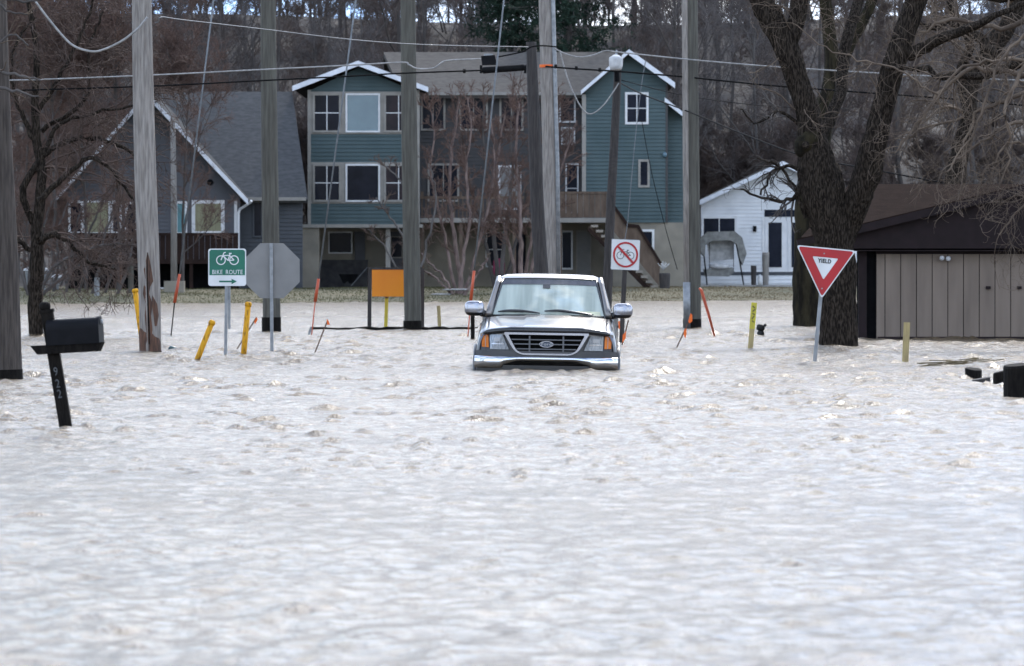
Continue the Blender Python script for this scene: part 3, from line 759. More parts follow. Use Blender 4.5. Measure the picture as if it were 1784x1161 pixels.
# deck of the grey house
ld = MB().pbox(120, 452, 415, 460, YL-2.6, 2.55).build('deck', M['deck_dark'], LH)
for k in range(30):
    x = 122+k*9.8; MB().pbox(x, 411, x+8.8, 452, YL-2.6, .03).build('rail_board', M['deck_dark'], ld)
MB().pbox(120, 406, 415, 411, YL-2.65, .12).build('handrail', M['deck_dark'], ld)
for x in (124, 200, 270, 330, 405): MB().pbox(x, 460, x+6, 514, YL-2.5, .13).build('deck_post', M['deck_dark'], ld)
MB().pbox(119, 460, 416, 512, YL-.3, .28).build('underdeck_shade', M['dark_void'], LH)  # near-black sheet painted in for the shade below the deck
# diagonal outside stair of the grey house
sg = MB().pprism([(260, 414), (268, 411), (170, 510), (158, 510)], YL-3.0, .1).build('staircase', M['deck_dark'], LH)
for k in range(9):
    t = k/8; x = 256-t*90; y = 422+t*84; MB().pbox(x-4, y, x+6, y+2.5, YL-2.9, .8).build('tread', M['deck_dark'], sg)

# thin grey posts and concrete box in front of the grey house
cb = U(303, 525, 186)
single(MB().box(cb.x-.36, 186, cb.z-.3, cb.x+.36, 186.7, U(0, 490, 186).z), 'concrete_block', M['stucco_tan'], cb, 'tan concrete block at the foot of the thin grey pole', 'block')
single(MB().tube([U(303, 530, 186.9), U(303, 350, 186.9), U(301, 205, 186.9)], [.12, .11, .09], 10), 'slim_pole', M['pole_wood'], U(303, 525, 186.9), 'slim grey pole rising from a concrete block before the grey house', 'pole', smooth=True)
single(MB().tube([U(169, 532, 182), U(169, 484, 182)], .09, 8), 'yard_post', M['galv'], U(169, 530, 182), 'short pale post on the grass in front of the grey house deck', 'post')
single(MB().tube([U(211, 516, 188), U(210, 440, 188)], .05, 8), 'yard_post', M['split_wood'], U(211, 516, 188), 'thin rust-brown post under the grey house deck', 'post')
single(MB().tube([U(228, 524, 185), U(228, 450, 185)], .1, 8), 'yard_post', M['pole_wood_green'], U(228, 524, 185), 'grey-green post just left of the split utility pole', 'post')
for i, (x, ya, yb) in enumerate([(50, 466, 520), (76, 466, 495), (99, 478, 520)]):
    lab = ['pale garden ornament left of the leaning tree trunk', 'small pale garden ornament just right of the trunk', 'rounded grey garden ornament farther right of the trunk'][i]
    r_ = thing('garden_ornament', U(x, 520, 187), lab, 'ornament')
    MB().tube([U(x, 524, 187), U(x, (ya+yb)/2+6, 187), U(x, ya+6, 187)], [.09, .06, .14], 8).build('stand', M['galv'], r_)
    MB().tube([U(x, ya+6, 187), U(x, ya+3, 187), U(x, ya, 187)], [.2, .18, .06], 10).build('cap', M['cushion_white'], r_)

# ------------------------------------------------------------------ white cottage
YC = 211.0
cbp = U(1400, 500, YC)
CH = thing('white_cottage', (cbp.x, YC, float(gz(cbp.x, YC))), 'small white clapboard cottage with french doors behind the big tree', 'house')
wall(CH, [(1221, 500), (1506, 500), (1506, 354), (1364, 288), (1221, 354)], YC, M['white_siding'], M['white_siding'], .25)
wa = pp(1214, 352, YC-.5); wb = pp(1364, 280, YC-.5); wc = pp(1514, 352, YC-.5); bk = Vector((0, 9, 0))
slab(CH, wa, wb, wb+bk, wa+bk, .16, M['roof_grey']); slab(CH, wb, wc, wc+bk, wb+bk, .16, M['roof_grey'])
rake(CH, (1213, 352), (1364, 281), YC-.64, 8, M['trim_white']); rake(CH, (1364, 281), (1515, 352), YC-.64, 8, M['trim_white'])
window(CH, 1222, 377, 1284, 424, YC, M['frame_white'], M['glass_dark'], 2, 1, 4)
MB().pbox(1328, 378, 1332, 474, YC-.05, .04).build('door_jamb', M['frame_white'], CH)
MB().pbox(1332, 366, 1392, 378, YC-.05, .04).build('transom', M['glass_dark'], CH)
for x in (1333, 1373, 1413):
    d_ = MB().pbox(x, 380, x+37, 474, YC-.06, .05).build('door', M['frame_white'], CH)
    MB().pbox(x+6, 388, x+29, 466, YC-.08, .02).build('pane', M['glass_dark'], d_)
MB().pbox(1312, 394, 1318, 404, YC-.12, .1).build('wall_lamp', M['dark_void'], CH)
MB().pbox(1221, 474, 1506, 480, YC-.04, .03).build('base_board', M['dark_siding'], CH)
sb = U(1300, 503, 206)
single(MB().box(U(1195, 500, 206).x, 206, sb.z-.1, U(1500, 500, 206).x, 210.95, U(0, 497, 206).z), 'patio_slab', M['concrete'], sb, 'pale concrete patio in front of the white cottage', 'patio')
# swing seat with canopy
pz = U(0, 497, 206).z; Ysw = 207.5
def q(px, py, dy=0): return U(px, py, Ysw+dy)
sw = thing('swing_seat', (q(1258, 497).x, Ysw, pz), 'garden swing seat with torn grey canopy on the cottage patio', 'swing seat')
for dy in (0, 1.0):
    MB().tube([q(1232, 498, dy), q(1226, 440, dy), q(1228, 410, dy)], .03, 6).build('leg', M['dark_void'], sw)
    MB().tube([q(1296, 498, dy), q(1286, 440, dy), q(1280, 410, dy)], .03, 6).build('leg', M['dark_void'], sw)
MB().pprism([(1220, 416), (1234, 404), (1280, 403), (1293, 414), (1301, 442), (1294, 462), (1288, 448), (1284, 426), (1272, 419), (1240, 420), (1229, 428), (1228, 448), (1221, 440)], Ysw-.1, 1.2).build('canopy', M['canvas_grey'], sw)
MB().pprism([(1231, 420), (1279, 419), (1278, 452), (1236, 456)], Ysw+.7, .12).build('back_cushion', M['cushion_white'], sw)
MB().pprism([(1226, 470), (1276, 466), (1280, 474), (1270, 482), (1228, 481)], Ysw+.1, .7).build('seat_cushion', M['canvas_grey'], sw)
MB().sq(q(1253, 464, .2), (.42, .3, .13), .8).build('pillow', M['cushion_white'], sw, True)
for x in (1236, 1278): MB().tube([q(x, 412, .4), q(x, 474, .4)], .012, 5).build('hanger', M['dark_void'], sw)
barrel(1313, 463, 500, 207, 10, 'small dark flowerpot beside the cottage doors', 'pole_wood_dark')
barrel(1334, 440, 503, 206.3, 12, 'knobbly grey pillar pot in front of the cottage doors', 'pole_wood')
single(MB().sq(U(1324, 488, 205.8), (.1, .1, .22), .9), 'garden_goose', M['cushion_white'], U(1324, 498, 205.8), 'small white garden figure on the cottage patio', 'ornament', smooth=True)

# ------------------------------------------------------------------ brown garage on the right
YB = WY(591)
GG = thing('garage', (U(1650, 590, YB).x, YB, 0), 'low brown garage with tan vertical wall panels standing in the flood', 'garage')
def gp(px, py, dy=0): return U(px, py, YB+dy)
zt = gp(0, 436).z
MB().box(gp(1495, 0).x, YB+.12, -.46, gp(1990, 0).x, YB+.3, zt).build('wall', M['dark_void'], GG)  # near-black sheet standing in for the darkness of the open doorway
pnl = None
for k in range(14):
    x0 = 1527+k*27.4 - (12 if k else 0); x1 = 1527+(k+1)*27.4-12
    MB().box(gp(x0+.7, 0).x, YB, -.05 if k % 3 else -.04, gp(x1-.7, 0).x, YB+.05, gp(0, 443).z).build('wall_panel', M['garage_panel'], GG)
MB().box(gp(1527, 0).x, YB+.02, -.05, gp(1990, 0).x, YB+.1, zt).build('batten_backing', M['brown_fascia'], GG)
MB().pprism([(1529, 592), (1905, 592), (1905, 587), (1529, 587)], YB-.03, .04).build('sill', M['brown_fascia'], GG)
MB().pprism([(1496, 592), (1510, 592), (1510, 436), (1496, 436)], YB, .3).build('door_post', M['brown_fascia'], GG)
# gable in front, ridge out of the frame to the right
gx = 1960
MB().pprism([(1470, 436), (1905, 436), (1960, 332), (1784, 330), (1500, 402), (1470, 412)], YB-.25, .3).build('gable', M['brown_fascia'], GG)
MB().box(gp(1470, 0).x, YB-.25, gp(0, 436).z-.02, gp(1990, 0).x, YB+.1, gp(0, 436).z+.03).build('soffit', M['brown_fascia'], GG)
MB().pprism([(1388, 419), (1500, 392), (1790, 322), (1990, 275), (1990, 292), (1790, 336), (1500, 406), (1390, 430)], YB-.42, .12).build('fascia', M['brown_fascia'], GG)
# roofs
slab(GG, gp(1388, 417, -.4), gp(1990, 272, -.4), gp(1990, 272, 3.5), gp(1388, 417, 3.5), .08, M['roof_brown'])
slab(GG, gp(1395, 414, 0.3), gp(2020, 414, 0.3), gp(2020, 321, 5), gp(1480, 321, 5), .1, M['roof_brown'])
slab(GG, gp(1480, 321, 5), gp(2020, 321, 5), gp(2020, 321, 5)+Vector((0, 5, -1)), gp(1480, 321, 5)+Vector((0, 5, -1)), .1, M['roof_brown'])
MB().box(gp(1990, 0).x-.2, YB+.3, -.46, gp(1990, 0).x, YB+9, zt).build('wall', M['dark_void'], GG)
fl = MB().sq(gp(1641, 450, -.1), (.05, .05, .05), .9, 8, 6).sq(gp(1652, 451, -.1), (.05, .05, .05), .9, 8, 6).build('flood_lamp', M['cushion_white'], GG, True)
for x in (1722, 1776): MB().pbox(x-4, 499, x+4, 504, YB-.04, .04).build('handle', M['brown_fascia'], GG)

# ------------------------------------------------------------------ utility poles
def utility_pole(pts, widths, ybase, m, label, wet=14, Y=None, name='utility_pole', extra_top=None):
    """pts: (px,py) from base up"""
    Y = Y or WY(ybase); P = [U(a, b, Y) for a, b in pts]; r_ = [w_/2/sc(Y) for w_ in widths]
    P0 = P[0].copy(); d = (P[0]-P[1]).normalized()
    top = P[-1]+(P[-1]-P[-2]).normalized()*(extra_top if extra_top is not None else 2.0)
    root = thing(name, (P0.x, Y, 0), label, 'pole')
    wl = U(0, ybase-wet, Y).z
    allp = [P0+d*.5]+P+[top]; allr = [r_[0]]+r_+[r_[-1]*.95]
    Q, Rr = resample(allp, allr, 40); rr = np.random.default_rng(int(P0.x*97) % 1000)
    n = 18; T = []
    for i in range(40):
        row = []
        for k in range(n+1):
            a = 2*math.pi*k/n; rad = Rr[i]*(1+.025*math.sin(3*a+i*.13)+.02*math.sin(7*a+i*.21)+.012*math.sin((k % n)*2.4+1))
            row.append((Q[i][0]+math.cos(a)*rad, Q[i][1]+math.sin(a)*rad, Q[i][2]))
        T.append(row)
    MB().grid(T).build('shaft', m, root, True)
    # dark wet foot
    f = MB(); rr_ = r_[0]*1.085
    pts2 = [P0+d*.3, P0, P0-d*(wl*.9), P0-d*wl]
    f.tube(pts2, [rr_]*4, 18, False).build('wet_foot', M['wet_wood'], root, True)
    return root, Y
utility_pole([(14, 662), (8, 450), (-2, 200), (-8, 0)], [48, 46, 42, 40], 662, M['pole_wood_brown'], 'dark weathered utility pole cut off by the left edge', 18)
p2, Y2 = utility_pole([(262, 614), (259, 480), (253, 300), (249, 120), (247, 0)], [37, 38, 38, 36, 34], 614, M['pole_wood_light'], 'pale grey utility pole with a brown split and rotten foot', 2)
rg = random.Random(9)
def strip(root, Y, pts, wpx, m, dy, name):
    """an uneven splinter lying on the pole front: pts (px,py) centre line with width"""
    mb = MB(); n = len(pts)
    L_ = []; 
    for i, (x, y) in enumerate(pts):
        w_ = wpx[i]/2; L_.append((x-w_, y))
    Rr = [(x+wpx[i]/2, y) for i, (x, y) in enumerate(pts)]
    return mb.pprism(L_+Rr[::-1], Y+dy, .05).build(name, m, root)
rb = 37/2/sc(Y2)
def patch(root, Y, cxf, rb, segs, m, name, a0f=0):
    """curved skin patch hugging the pole: segs (py, angle_left, angle_right) in degrees from front"""
    mb = MB(); P = []
    for py, al, ar in segs:
        row = []
        for k in range(7):
            a = R(al+(ar-al)*k/6); c = U(cxf(py), py, Y); r_ = rb*1.04
            row.append((c.x+math.sin(a)*r_, Y-math.cos(a)*r_, c.z))
        P.append(row)
    return mb.grid(P[::-1]).build(name, m, root, True)
cxf = lambda py: 262-(614-py)*.022
patch(p2, Y2, cxf, rb, [(440, 0, 2), (455, -10, 12), (470, -22, 20), (490, -12, 28), (500, -25, 10), (512, -30, 4), (530, -14, 22), (550, -22, 12), (575, -16, 18), (595, -10, 8)], M['split_wood'], 'split_bark')
patch(p2, Y2, cxf, rb, [(515, 20, 22), (530, 18, 50), (550, 26, 60), (568, 30, 44)], M['split_wood'], 'split_bark')
patch(p2, Y2, cxf, rb*1.01, [(572, -60, -50), (580, -80, 10), (590, -90, 60), (600, -95, 95), (618, -95, 95)], M['split_wood'], 'rotten_foot')
patch(p2, Y2, cxf, rb*1.02, [(440, -2, 0), (500, -8, -2), (560, -5, 3), (600, -3, 2)], M['wet_wood'], 'crack')
p3, Y3 = utility_pole([(473, 579), (470, 300), (467, 0)], [31, 29, 26], 579, M['pole_wood_green'], 'greenish utility pole behind the grey octagonal sign', 26)
p4, Y4 = utility_pole([(719, 575), (714, 300), (711, 0)], [30, 28, 26], 575, M['pole_wood_green'], 'utility pole beside the orange panel, left of the pickup', 16)
Y5 = 121.0
p5, _ = utility_pole([(950, 567), (938, 400), (932, 250), (926, 86)], [25, 24, 22, 18], 567, M['pole_wood_dark'], 'nearly black utility pole carrying the cable splice case', 4, extra_top=0.02)
p6, Y6 = utility_pole([(962, 563), (958, 300), (950, 0)], [26, 25, 23], 563, M['pole_wood_light'], 'light grey utility pole with orange band behind the pickup', 4)
MB().tube([U(953, 118, Y6-.02), U(953, 113, Y6-.02)], 25/2/sc(Y6)*1.04, 18).build('orange_band', M['flag_orange'], p6)
cd = [U(974, 563, Y6-.1), U(971, 300, Y6-.1), U(963, 0, Y6-.1), U(961, -90, Y6-.1)]
MB().tube(cd, .055, 8).build('conduit', M['galv'], p6, True)
p8, Y8 = utility_pole([(1206, 572), (1204, 300), (1202, 0)], [30, 29, 27], 572, M['pole_wood_green'], 'utility pole with grey wire guard right of the pickup', 16)
MB().tube([U(1197, 567, Y8-.16), U(1195, 300, Y8-.16), U(1193, 0, Y8-.16), U(1193, -60, Y8-.16)], .07, 8).build('conduit', M['pole_wood_light'], p8, True)
MB().tube([U(1197, 572, Y8-.19), U(1196.5, 492, Y8-.19)], .085, 10).build('wire_guard', M['galv'], p8, True)
# lamp pole
Y7 = 126.0
p7, _ = utility_pole([(1056, 560), (1062, 400), (1070, 250), (1076, 130), (1078, 88)], [17, 16, 15, 13, 11], WY and 560, M['pole_wood_dark'], 'leaning dark pole topped by a white yard lamp', 4, Y=Y7, name='lamp_pole', extra_top=0.02)
lc = U(1073, 110, Y7-.3)
lm = MB().tube([lc+Vector((0, 0, .2)), lc+Vector((0, 0, .17)), lc+Vector((0, 0, .13)), lc+Vector((0, 0, .05)), lc+Vector((0, 0, -.06)), lc+Vector((0, 0, -.15)), lc+Vector((0, 0, -.18))],
               [.05, .1, .165, .17, .168, .14, .09], 16).build('lamp_head', M['cushion_white'], p7, True)
MB().tube([lc+Vector((0, 0, .16)), lc+Vector((.02, .15, .3)), lc+Vector((.04, .3, .2))], .025, 6).build('lamp_arm', M['galv'], p7)
MB().tube([lc+Vector((.02, .12, -.2)), lc+Vector((.03, .12, -.45))], .06, 8).build('insulator', M['dark_void'], p7)

# ------------------------------------------------------------------ wires
def wire(pts, Y, wpx, m, label, cat='wire', name='overhead_wire', group=None):
    Ys = Y if hasattr(Y, '__len__') else [Y]*len(pts)
    P = [U(a, b, y) for (a, b), y in zip(pts, Ys)]
    Q, _ = resample(P, [1]*len(P), max(12, len(P)*7)); r_ = wpx/2/sc(sum(Ys)/len(Ys))
    return single(MB().tube([Vector(v) for v in Q], r_, 6), name, M[m], P[0], label, cat, group, True)
wire([(30, -45), (60, 0), (90, 40), (125, 78), (160, 90), (185, 85), (215, 70), (240, 50), (257, 30)], 86.7, 4.2, 'white_cable', 'thick white cable sagging in a loop at upper left', 'cable')
wire([(270, 40), (276, 38), (282, 30), (320, 35), (450, 50), (600, 68), (700, 76), (800, 80), (920, 82)], [88, 88, 88, 90, 95, 100, 106, 112, 120], 1.6, 'steel_wire', 'thin pale wire from the split pole to the black pole')
wire([(-30, 141), (65, 139), (270, 131), (450, 122), (610, 114), (700, 109), (712, 113), (728, 120), (755, 119), (772, 108), (790, 105), (838, 103)], 104, 2.7, 'white_cable', 'pale cable crossing from the left to the splice box', 'cable')
wire([(-30, 160), (60, 157), (270, 150), (450, 141), (610, 133), (700, 128), (840, 123)], 104.5, 2.8, 'black_cable', 'black cable crossing from the left to the splice case', 'cable')
wire([(865, 100), (890, 95), (912, 90), (926, 82), (945, 80), (970, 82)], 119, 2.6, 'black_cable', 'short black cable joining splice box and pole top', 'cable')
wire([(965, 84), (985, 94), (1010, 100), (1035, 96), (1055, 89), (1085, 92), (1200, 104), (1340, 116), (1450, 123), (1640, 134), (1840, 143)], 116, 2.6, 'white_cable', 'pale cable running right from the grey pole past the lamp', 'cable')
wire([(950, 116), (1000, 120), (1080, 125), (1200, 135), (1340, 149), (1500, 161), (1700, 176), (1840, 190)], 116.5, 3.0, 'black_cable', 'black cable running right from the orange-banded pole', 'cable')
wire([(1078, 145), (1070, 158), (1052, 183), (1035, 197), (1022, 197), (1008, 180), (990, 140), (975, 88)], 123, 2.4, 'white_cable', 'slack pale cable looping below the yard lamp', 'cable')
wire([(1083, 146), (1120, 165), (1200, 195), (1300, 236), (1400, 272), (1500, 292), (1640, 318)], [125, 122, 116, 110, 105, 100, 97], 2.6, 'black_cable', 'black service cable sloping from the lamp pole to the garage', 'cable')
wire([(1083, 140), (1200, 168), (1340, 185), (1480, 190)], [125, 130, 135, 140], 1.6, 'black_cable', 'thin dark wire from the lamp pole toward the wood')
wire([(1125, 105), (1116, 160), (1105, 260), (1093, 390), (1085, 430)], 128, 1.4, 'steel_wire', 'faint pale stay in front of the teal gable')
wire([(1118, 210), (1135, 300), (1160, 400), (1180, 470)], 140, 1.3, 'black_cable', 'faint dark stay across the tan foundation wall')
# splice case and box
sbx = thing('splice_box', U(852, 105, 118.8), 'small dark terminal box hanging on the cable left of the black pole', 'box')
MB().pprism([(838, 98), (862, 96), (866, 113), (840, 114)], 118.8, .2).build('housing', M['black_metal'], sbx)
MB().pbox(843, 94, 858, 98, 118.82, .12).build('clamp', M['galv'], sbx)
spc = thing('splice_case', U(878, 122, 118.6), 'long black cable splice case hung between the wires', 'cable case')
MB().tube([U(838, 121, 118.6), U(842, 123, 118.6), U(912, 118, 118.6), U(917, 117, 118.6)], [.03, .075, .075, .03], 10).build('casing', M['black_cable'], spc, True)
for x in (838, 915): MB().tube([U(x, 114, 118.6), U(x, 128, 118.6)], .03, 6).build('end_clamp', M['black_cable'], spc)
for x, y in ((809, 124), (968, 116), (1004, 119), (1045, 122)):
    single(MB().tube([U(x-2.5, y, 116.2), U(x+2.5, y, 116.2)], .045, 8), 'cable_clamp', M['black_cable'], U(x, y, 116.2),
           {809: 'small black clamp on the black cable left of the splice case', 968: 'small black clamp nearest the orange band', 1004: 'middle one of three black clamps right of the grey pole', 1045: 'black clamp just left of the yard lamp'}[x], 'clamp')
# guy wires with guards
def guy(top, mid, gend, foot, Y, m, label, foot_m='galv', gw=5.8):
    root = thing('guy_wire', U(*foot, Y), label, 'guy wire')
    t2 = (top[0]+(top[0]-mid[0])*.2, top[1]+(top[1]-mid[1])*.2)
    MB().tube([U(*t2, Y), U(*mid, Y)], 1.5/sc(Y), 6).build('wire', M['steel_wire'], root, True)
    MB().tube([U(*mid, Y), U(*gend, Y)], [gw*.42/sc(Y), gw/2/sc(Y)], 10).build('guard', M[m], root, True)
    f2 = U(*foot, Y); d = (f2-U(*gend, Y)).normalized()
    MB().tube([U(*gend, Y), f2+d*.3], 1.1/sc(Y), 6).build('anchor_rod', M[foot_m], root, True)
    return root
guy((372, 0), (313, 478), (304, 528), (298, 586), WY(586), 'orange_plastic', 'guy wire with orange guard right of the split pole', 'wet_wood')
guy((620, 0), (555, 486), (549, 526), (543, 584), WY(584), 'orange_plastic', 'guy wire with orange guard left of the orange panel', 'orange_plastic')
guy((878, 0), (826, 472), (820, 526), (815, 588), WY(588), 'orange_plastic', 'guy wire with red guard beside the left truck mirror', 'orange_plastic')

# ------------------------------------------------------------------ text helper
def text_mesh(body, size, m, parent, M4, name='lettering', ext=.002, bold=0.0, sx=1.0):
    cu = bpy.data.curves.new(name, 'FONT'); cu.body = body; cu.size = size; cu.align_x = 'CENTER'; cu.align_y = 'CENTER'
    cu.extrude = ext; cu.offset = bold; cu.resolution_u = 3; cu.space_character = 1.08
    to = bpy.data.objects.new('tmp', cu); COL.objects.link(to)
    dg = bpy.context.evaluated_depsgraph_get(); dg.update()
    me = bpy.data.meshes.new_from_object(to.evaluated_get(dg)); me.name = name
    bpy.data.objects.remove(to); me.transform(M4 @ Matrix.Diagonal((sx, 1, 1, 1))); me.materials.clear(); me.materials.append(m)
    o = bpy.data.objects.new(name, me); COL.objects.link(o); o.parent = parent; ORI[o.name] = Vector((0, 0, 0)); return o
XZ = Matrix.Rotation(math.pi/2, 4, 'X')     # text plane facing -Y
def at(x, y, z): return Matrix.Translation((x, y, z)) @ XZ
def rrect(w_, h_, r_, n=5):
    P = []
    for cx_, cy_, a0 in ((w_/2-r_, h_/2-r_, 0), (-w_/2+r_, h_/2-r_, 90), (-w_/2+r_, -h_/2+r_, 180), (w_/2-r_, -h_/2+r_, 270)):
        for k in range(n+1):
            a = R(a0+90*k/n); P.append((cx_+r_*math.cos(a), cy_+r_*math.sin(a)))
    return P
def ring_prism(outer, inner, y0, y1):
    n = len(outer); mb = MB(); vs_ = []
    for y in (y0, y1):
        vs_ += [(a, y, b) for a, b in outer]; vs_ += [(a, y, b) for a, b in inner]
    f = []
    for i in range(n):
        j = (i+1) % n
        f += [(i, j, n+j, n+i), (2*n+i, 3*n+i, 3*n+j, 2*n+j), (i, 2*n+i, 2*n+j, j), (n+i, n+j, 3*n+j, 3*n+i)]
    return mb.add(vs_, f)
def circ(cx_, cy_, r_, n=28): return [(cx_+r_*math.cos(2*math.pi*k/n), cy_+r_*math.sin(2*math.pi*k/n)) for k in range(n)]
def bicycle(parent, m, cx_, cz_, s, y, lw, flip=1):
    """side view bicycle symbol as flat raised strokes; s = wheel radius"""
    mb = MB()
    def Lp(a, b, w_=lw):
        ax, az = a; bx, bz = b; d = math.hypot(bx-ax, bz-az); nx, nz = -(bz-az)/d*w_/2, (bx-ax)/d*w_/2
        Lp.k += 1; yy = y-.0003*Lp.k
        mb.prism([(cx_+flip*(ax+nx), cz_+az+nz), (cx_+flip*(bx+nx), cz_+bz+nz), (cx_+flip*(bx-nx), cz_+bz-nz), (cx_+flip*(ax-nx), cz_+az-nz)], yy-.001, y+.001)
    Lp.k = 0
    wl, wr = (-1.35*s, 0), (1.35*s, 0)
    for c in (wl, wr):
        r_ = ring_prism(circ(cx_+flip*c[0], cz_+c[1], s), circ(cx_+flip*c[0], cz_+c[1], s-lw), y-.0005, y+.001); mb.add(r_.v, r_.f)
    hd = (-.75*s, 1.25*s); st_ = (.45*s, 1.2*s); bb = (.1*s, -.05*s)
    Lp(wl, (-.72*s, 1.55*s)); Lp((-.82*s, .95*s), (.5*s, 1.0*s)); Lp((-.82*s, .85*s), bb); Lp(bb, (.55*s, 1.35*s)); Lp((.42*s, 1.0*s), wr); Lp(bb, wr)
    Lp((.3*s, 1.38*s), (.85*s, 1.38*s), lw*1.3); Lp((-.72*s, 1.55*s), (-.35*s, 1.6*s)); 
    mb.build('bicycle_symbol', m, parent)

# --- bike route sign
Yb = WY(622); s1 = sc(Yb)
r_ = U(396, 466, Yb); bs = thing('bike_route_sign', (U(394, 622, Yb).x, Yb, 0), 'green bike route sign with white right arrow panel', 'road sign')
w_, h_ = 66/s1, 65/s1
lx, lzz = r_.x, r_.z
def shp(pts, cx_, cz_): return [(a+cx_, b+cz_) for a, b in pts]
MB().prism(shp(rrect(w_, h_, .04), lx, lzz), Yb-.03, Yb-.026).build('plate', M['sign_white'], bs)
ghh = .71*h_
gp_ = [(-w_/2+.018, h_/2-.045), (-w_/2+.045, h_/2-.018), (w_/2-.045, h_/2-.018), (w_/2-.018, h_/2-.045), (w_/2-.018, h_/2-ghh), (-w_/2+.018, h_/2-ghh)]
MB().prism(shp(gp_, lx, lzz), Yb-.034, Yb-.031).build('green_field', M['sign_green'], bs)
o0 = ORI[bs.name]
bi = bs
class _P: pass
def with_origin(parent, fn): pass
lw = .016
bicycle(bs, M['sign_white'], lx+.005, lzz+.115, .078, Yb-.037, lw)
for wd_, dx_ in (('BIKE', -.158), ('ROUTE', .112)):
    text_mesh(wd_, .10, M['sign_white'], bs, Matrix.Translation(-o0) @ at(lx+dx_, Yb-.036, lzz-.080), 'lettering', sx=.82)
MB().prism([(lx-.13, lzz-.215), (lx+.07, lzz-.215), (lx+.07, lzz-.185), (lx+.155, lzz-.228), (lx+.07, lzz-.272), (lx+.07, lzz-.241), (lx-.13, lzz-.241)][::-1], Yb-.034, Yb-.031).build('arrow', M['sign_green'], bs)
MB().bar((lx-.035, Yb, -.4), (lx-.005, Yb, lzz+.28), .05, .035, (0, 1, 0)).build('post', M['galv'], bs)
MB().bar((lx+.03, Yb+.03, .45), (lx+.03, Yb+.03, lzz+.25), .04, .03, (0, 1, 0)).build('post', M['galv'], bs)
# --- octagon back
Yo = WY(616); c = U(473.5, 472, Yo); so_ = thing('stop_sign', (c.x, Yo, 0), 'grey unpainted back of an octagonal road sign on steel post', 'road sign')
a_ = 48.5/sc(Yo)/math.cos(R(22.5))
MB().prism([(c.x+a_*math.cos(R(22.5+45*k)), c.z+a_*.99*math.sin(R(22.5+45*k))) for k in range(8)], Yo+.03, Yo+.034).build('plate', M['sign_back'], so_)
MB().bar((c.x+.005, Yo, -.4), (c.x-.01, Yo, U(0, 424, Yo).z), .055, .04, (0, 1, 0)).build('post', M['galv'], so_)
for z in (.28, -.28): MB().tube([(c.x, Yo-.03, c.z+z), (c.x, Yo-.02, c.z+z)], .018, 8).build('bolt', M['galv'], so_)
# --- no bicycles sign
Yn = WY(598); c = U(1089.5, 444, Yn); ns = thing('no_bicycles_sign', (U(1083, 598, Yn).x, Yn, 0), 'white square sign with red ring barring a bicycle', 'road sign')
sgn = bpy.data.objects.new('sign_face', MB().prism(rrect(.535, .555, .02), 0, .004).v and None) if False else None
pl = MB().prism(rrect(.55, .575, .025), -.002, .002); pl_o = None
oo = ORI[ns.name]
ORI[ns.name] = Vector((0, 0, 0))
pl_o = pl.build('plate', M['sign_white'], ns); ORI[pl_o.name] = Vector((0, 0, 0))
pl_o.location = Vector((c.x, Yn-.06, c.z))-oo; pl_o.rotation_euler = (0, R(2.2), R(12))
ring_prism(rrect(.55, .575, .025), rrect(.535, .56, .02), -.004, -.0025).build('edge_line', M['galv'], pl_o)
ring_prism(circ(0, 0, .24, 40), circ(0, 0, .205, 40), -.012, -.009).build('red_ring', M['sign_red'], pl_o)
MB().prism([(-.165, .135), (-.135, .165), (.165, -.135), (.135, -.165)][::-1], -.0135, -.0125).build('red_bar', M['sign_red'], pl_o)
bicycle(pl_o, M['sign_black'], 0, -.015, .072, -.004, .011)
ORI[ns.name] = oo
MB().bar(U(1082, 612, Yn), U(1089, 455, Yn), .085, .085).build('post', M['pole_wood_dark'], ns)
# --- yield sign
Yy = WY(633); ys_ = thing('yield_sign', (U(1419, 633, Yy).x, Yy, 0), 'red and white triangular yield sign on a leaning steel post', 'road sign')
def tri_round(A, B, C, r_, n=4):
    P = [Vector(A), Vector(B), Vector(C)]; O = []
    for i in range(3):
        p, a, b = P[i], P[i-1], P[(i+1) % 3]; u = (a-p).normalized(); v = (b-p).normalized()
        s_ = p+u*r_*1.6; e = p+v*r_*1.6
        for k in range(n+1):
            t = k/n; O.append(tuple(s_*(1-t)**2+p*2*t*(1-t)+e*t*t))
    return O
def uy(px, py): p = U(px, py, Yy); return (p.x, p.z)
A, B, C_ = uy(1387, 427), uy(1491, 437), uy(1431, 521)
cen = ((A[0]+B[0]+C_[0])/3, (A[1]+B[1]+C_[1])/3)
def scl(p, k): return (cen[0]+(p[0]-cen[0])*k, cen[1]+(p[1]-cen[1])*k)
MB().prism(tri_round(A, B, C_, .035), Yy-.06, Yy-.055).build('plate', M['sign_white'], ys_)
T1 = [scl(p, .93) for p in (A, B, C_)]; T2 = [scl(p, .44) for p in (A, B, C_)]
ring_prism(tri_round(*T1, .03), tri_round(*T2, .018), Yy-.066, Yy-.062).build('red_border', M['sign_red'], ys_)
o0 = ORI[ys_.name]
text_mesh('YIELD', .085, M['sign_black'], ys_, Matrix.Translation(-o0) @ Matrix.Translation((cen[0]+.0, Yy-.064, cen[1]+.055)) @ Matrix.Rotation(R(5.4), 4, 'Y') @ XZ, bold=.003, sx=.85)
MB().bar(U(1416.5, 660, Yy+.0), U(1437, 438, Yy+.0), .055, .04, (0, 1, 0)).build('post', M['galv'], ys_)
for p in ((1436, 442), (1432, 503)):
    q_ = U(*p, Yy-.07); MB().tube([q_, q_+Vector((0, .01, 0))], .012, 8).build('bolt', M['galv'], ys_)
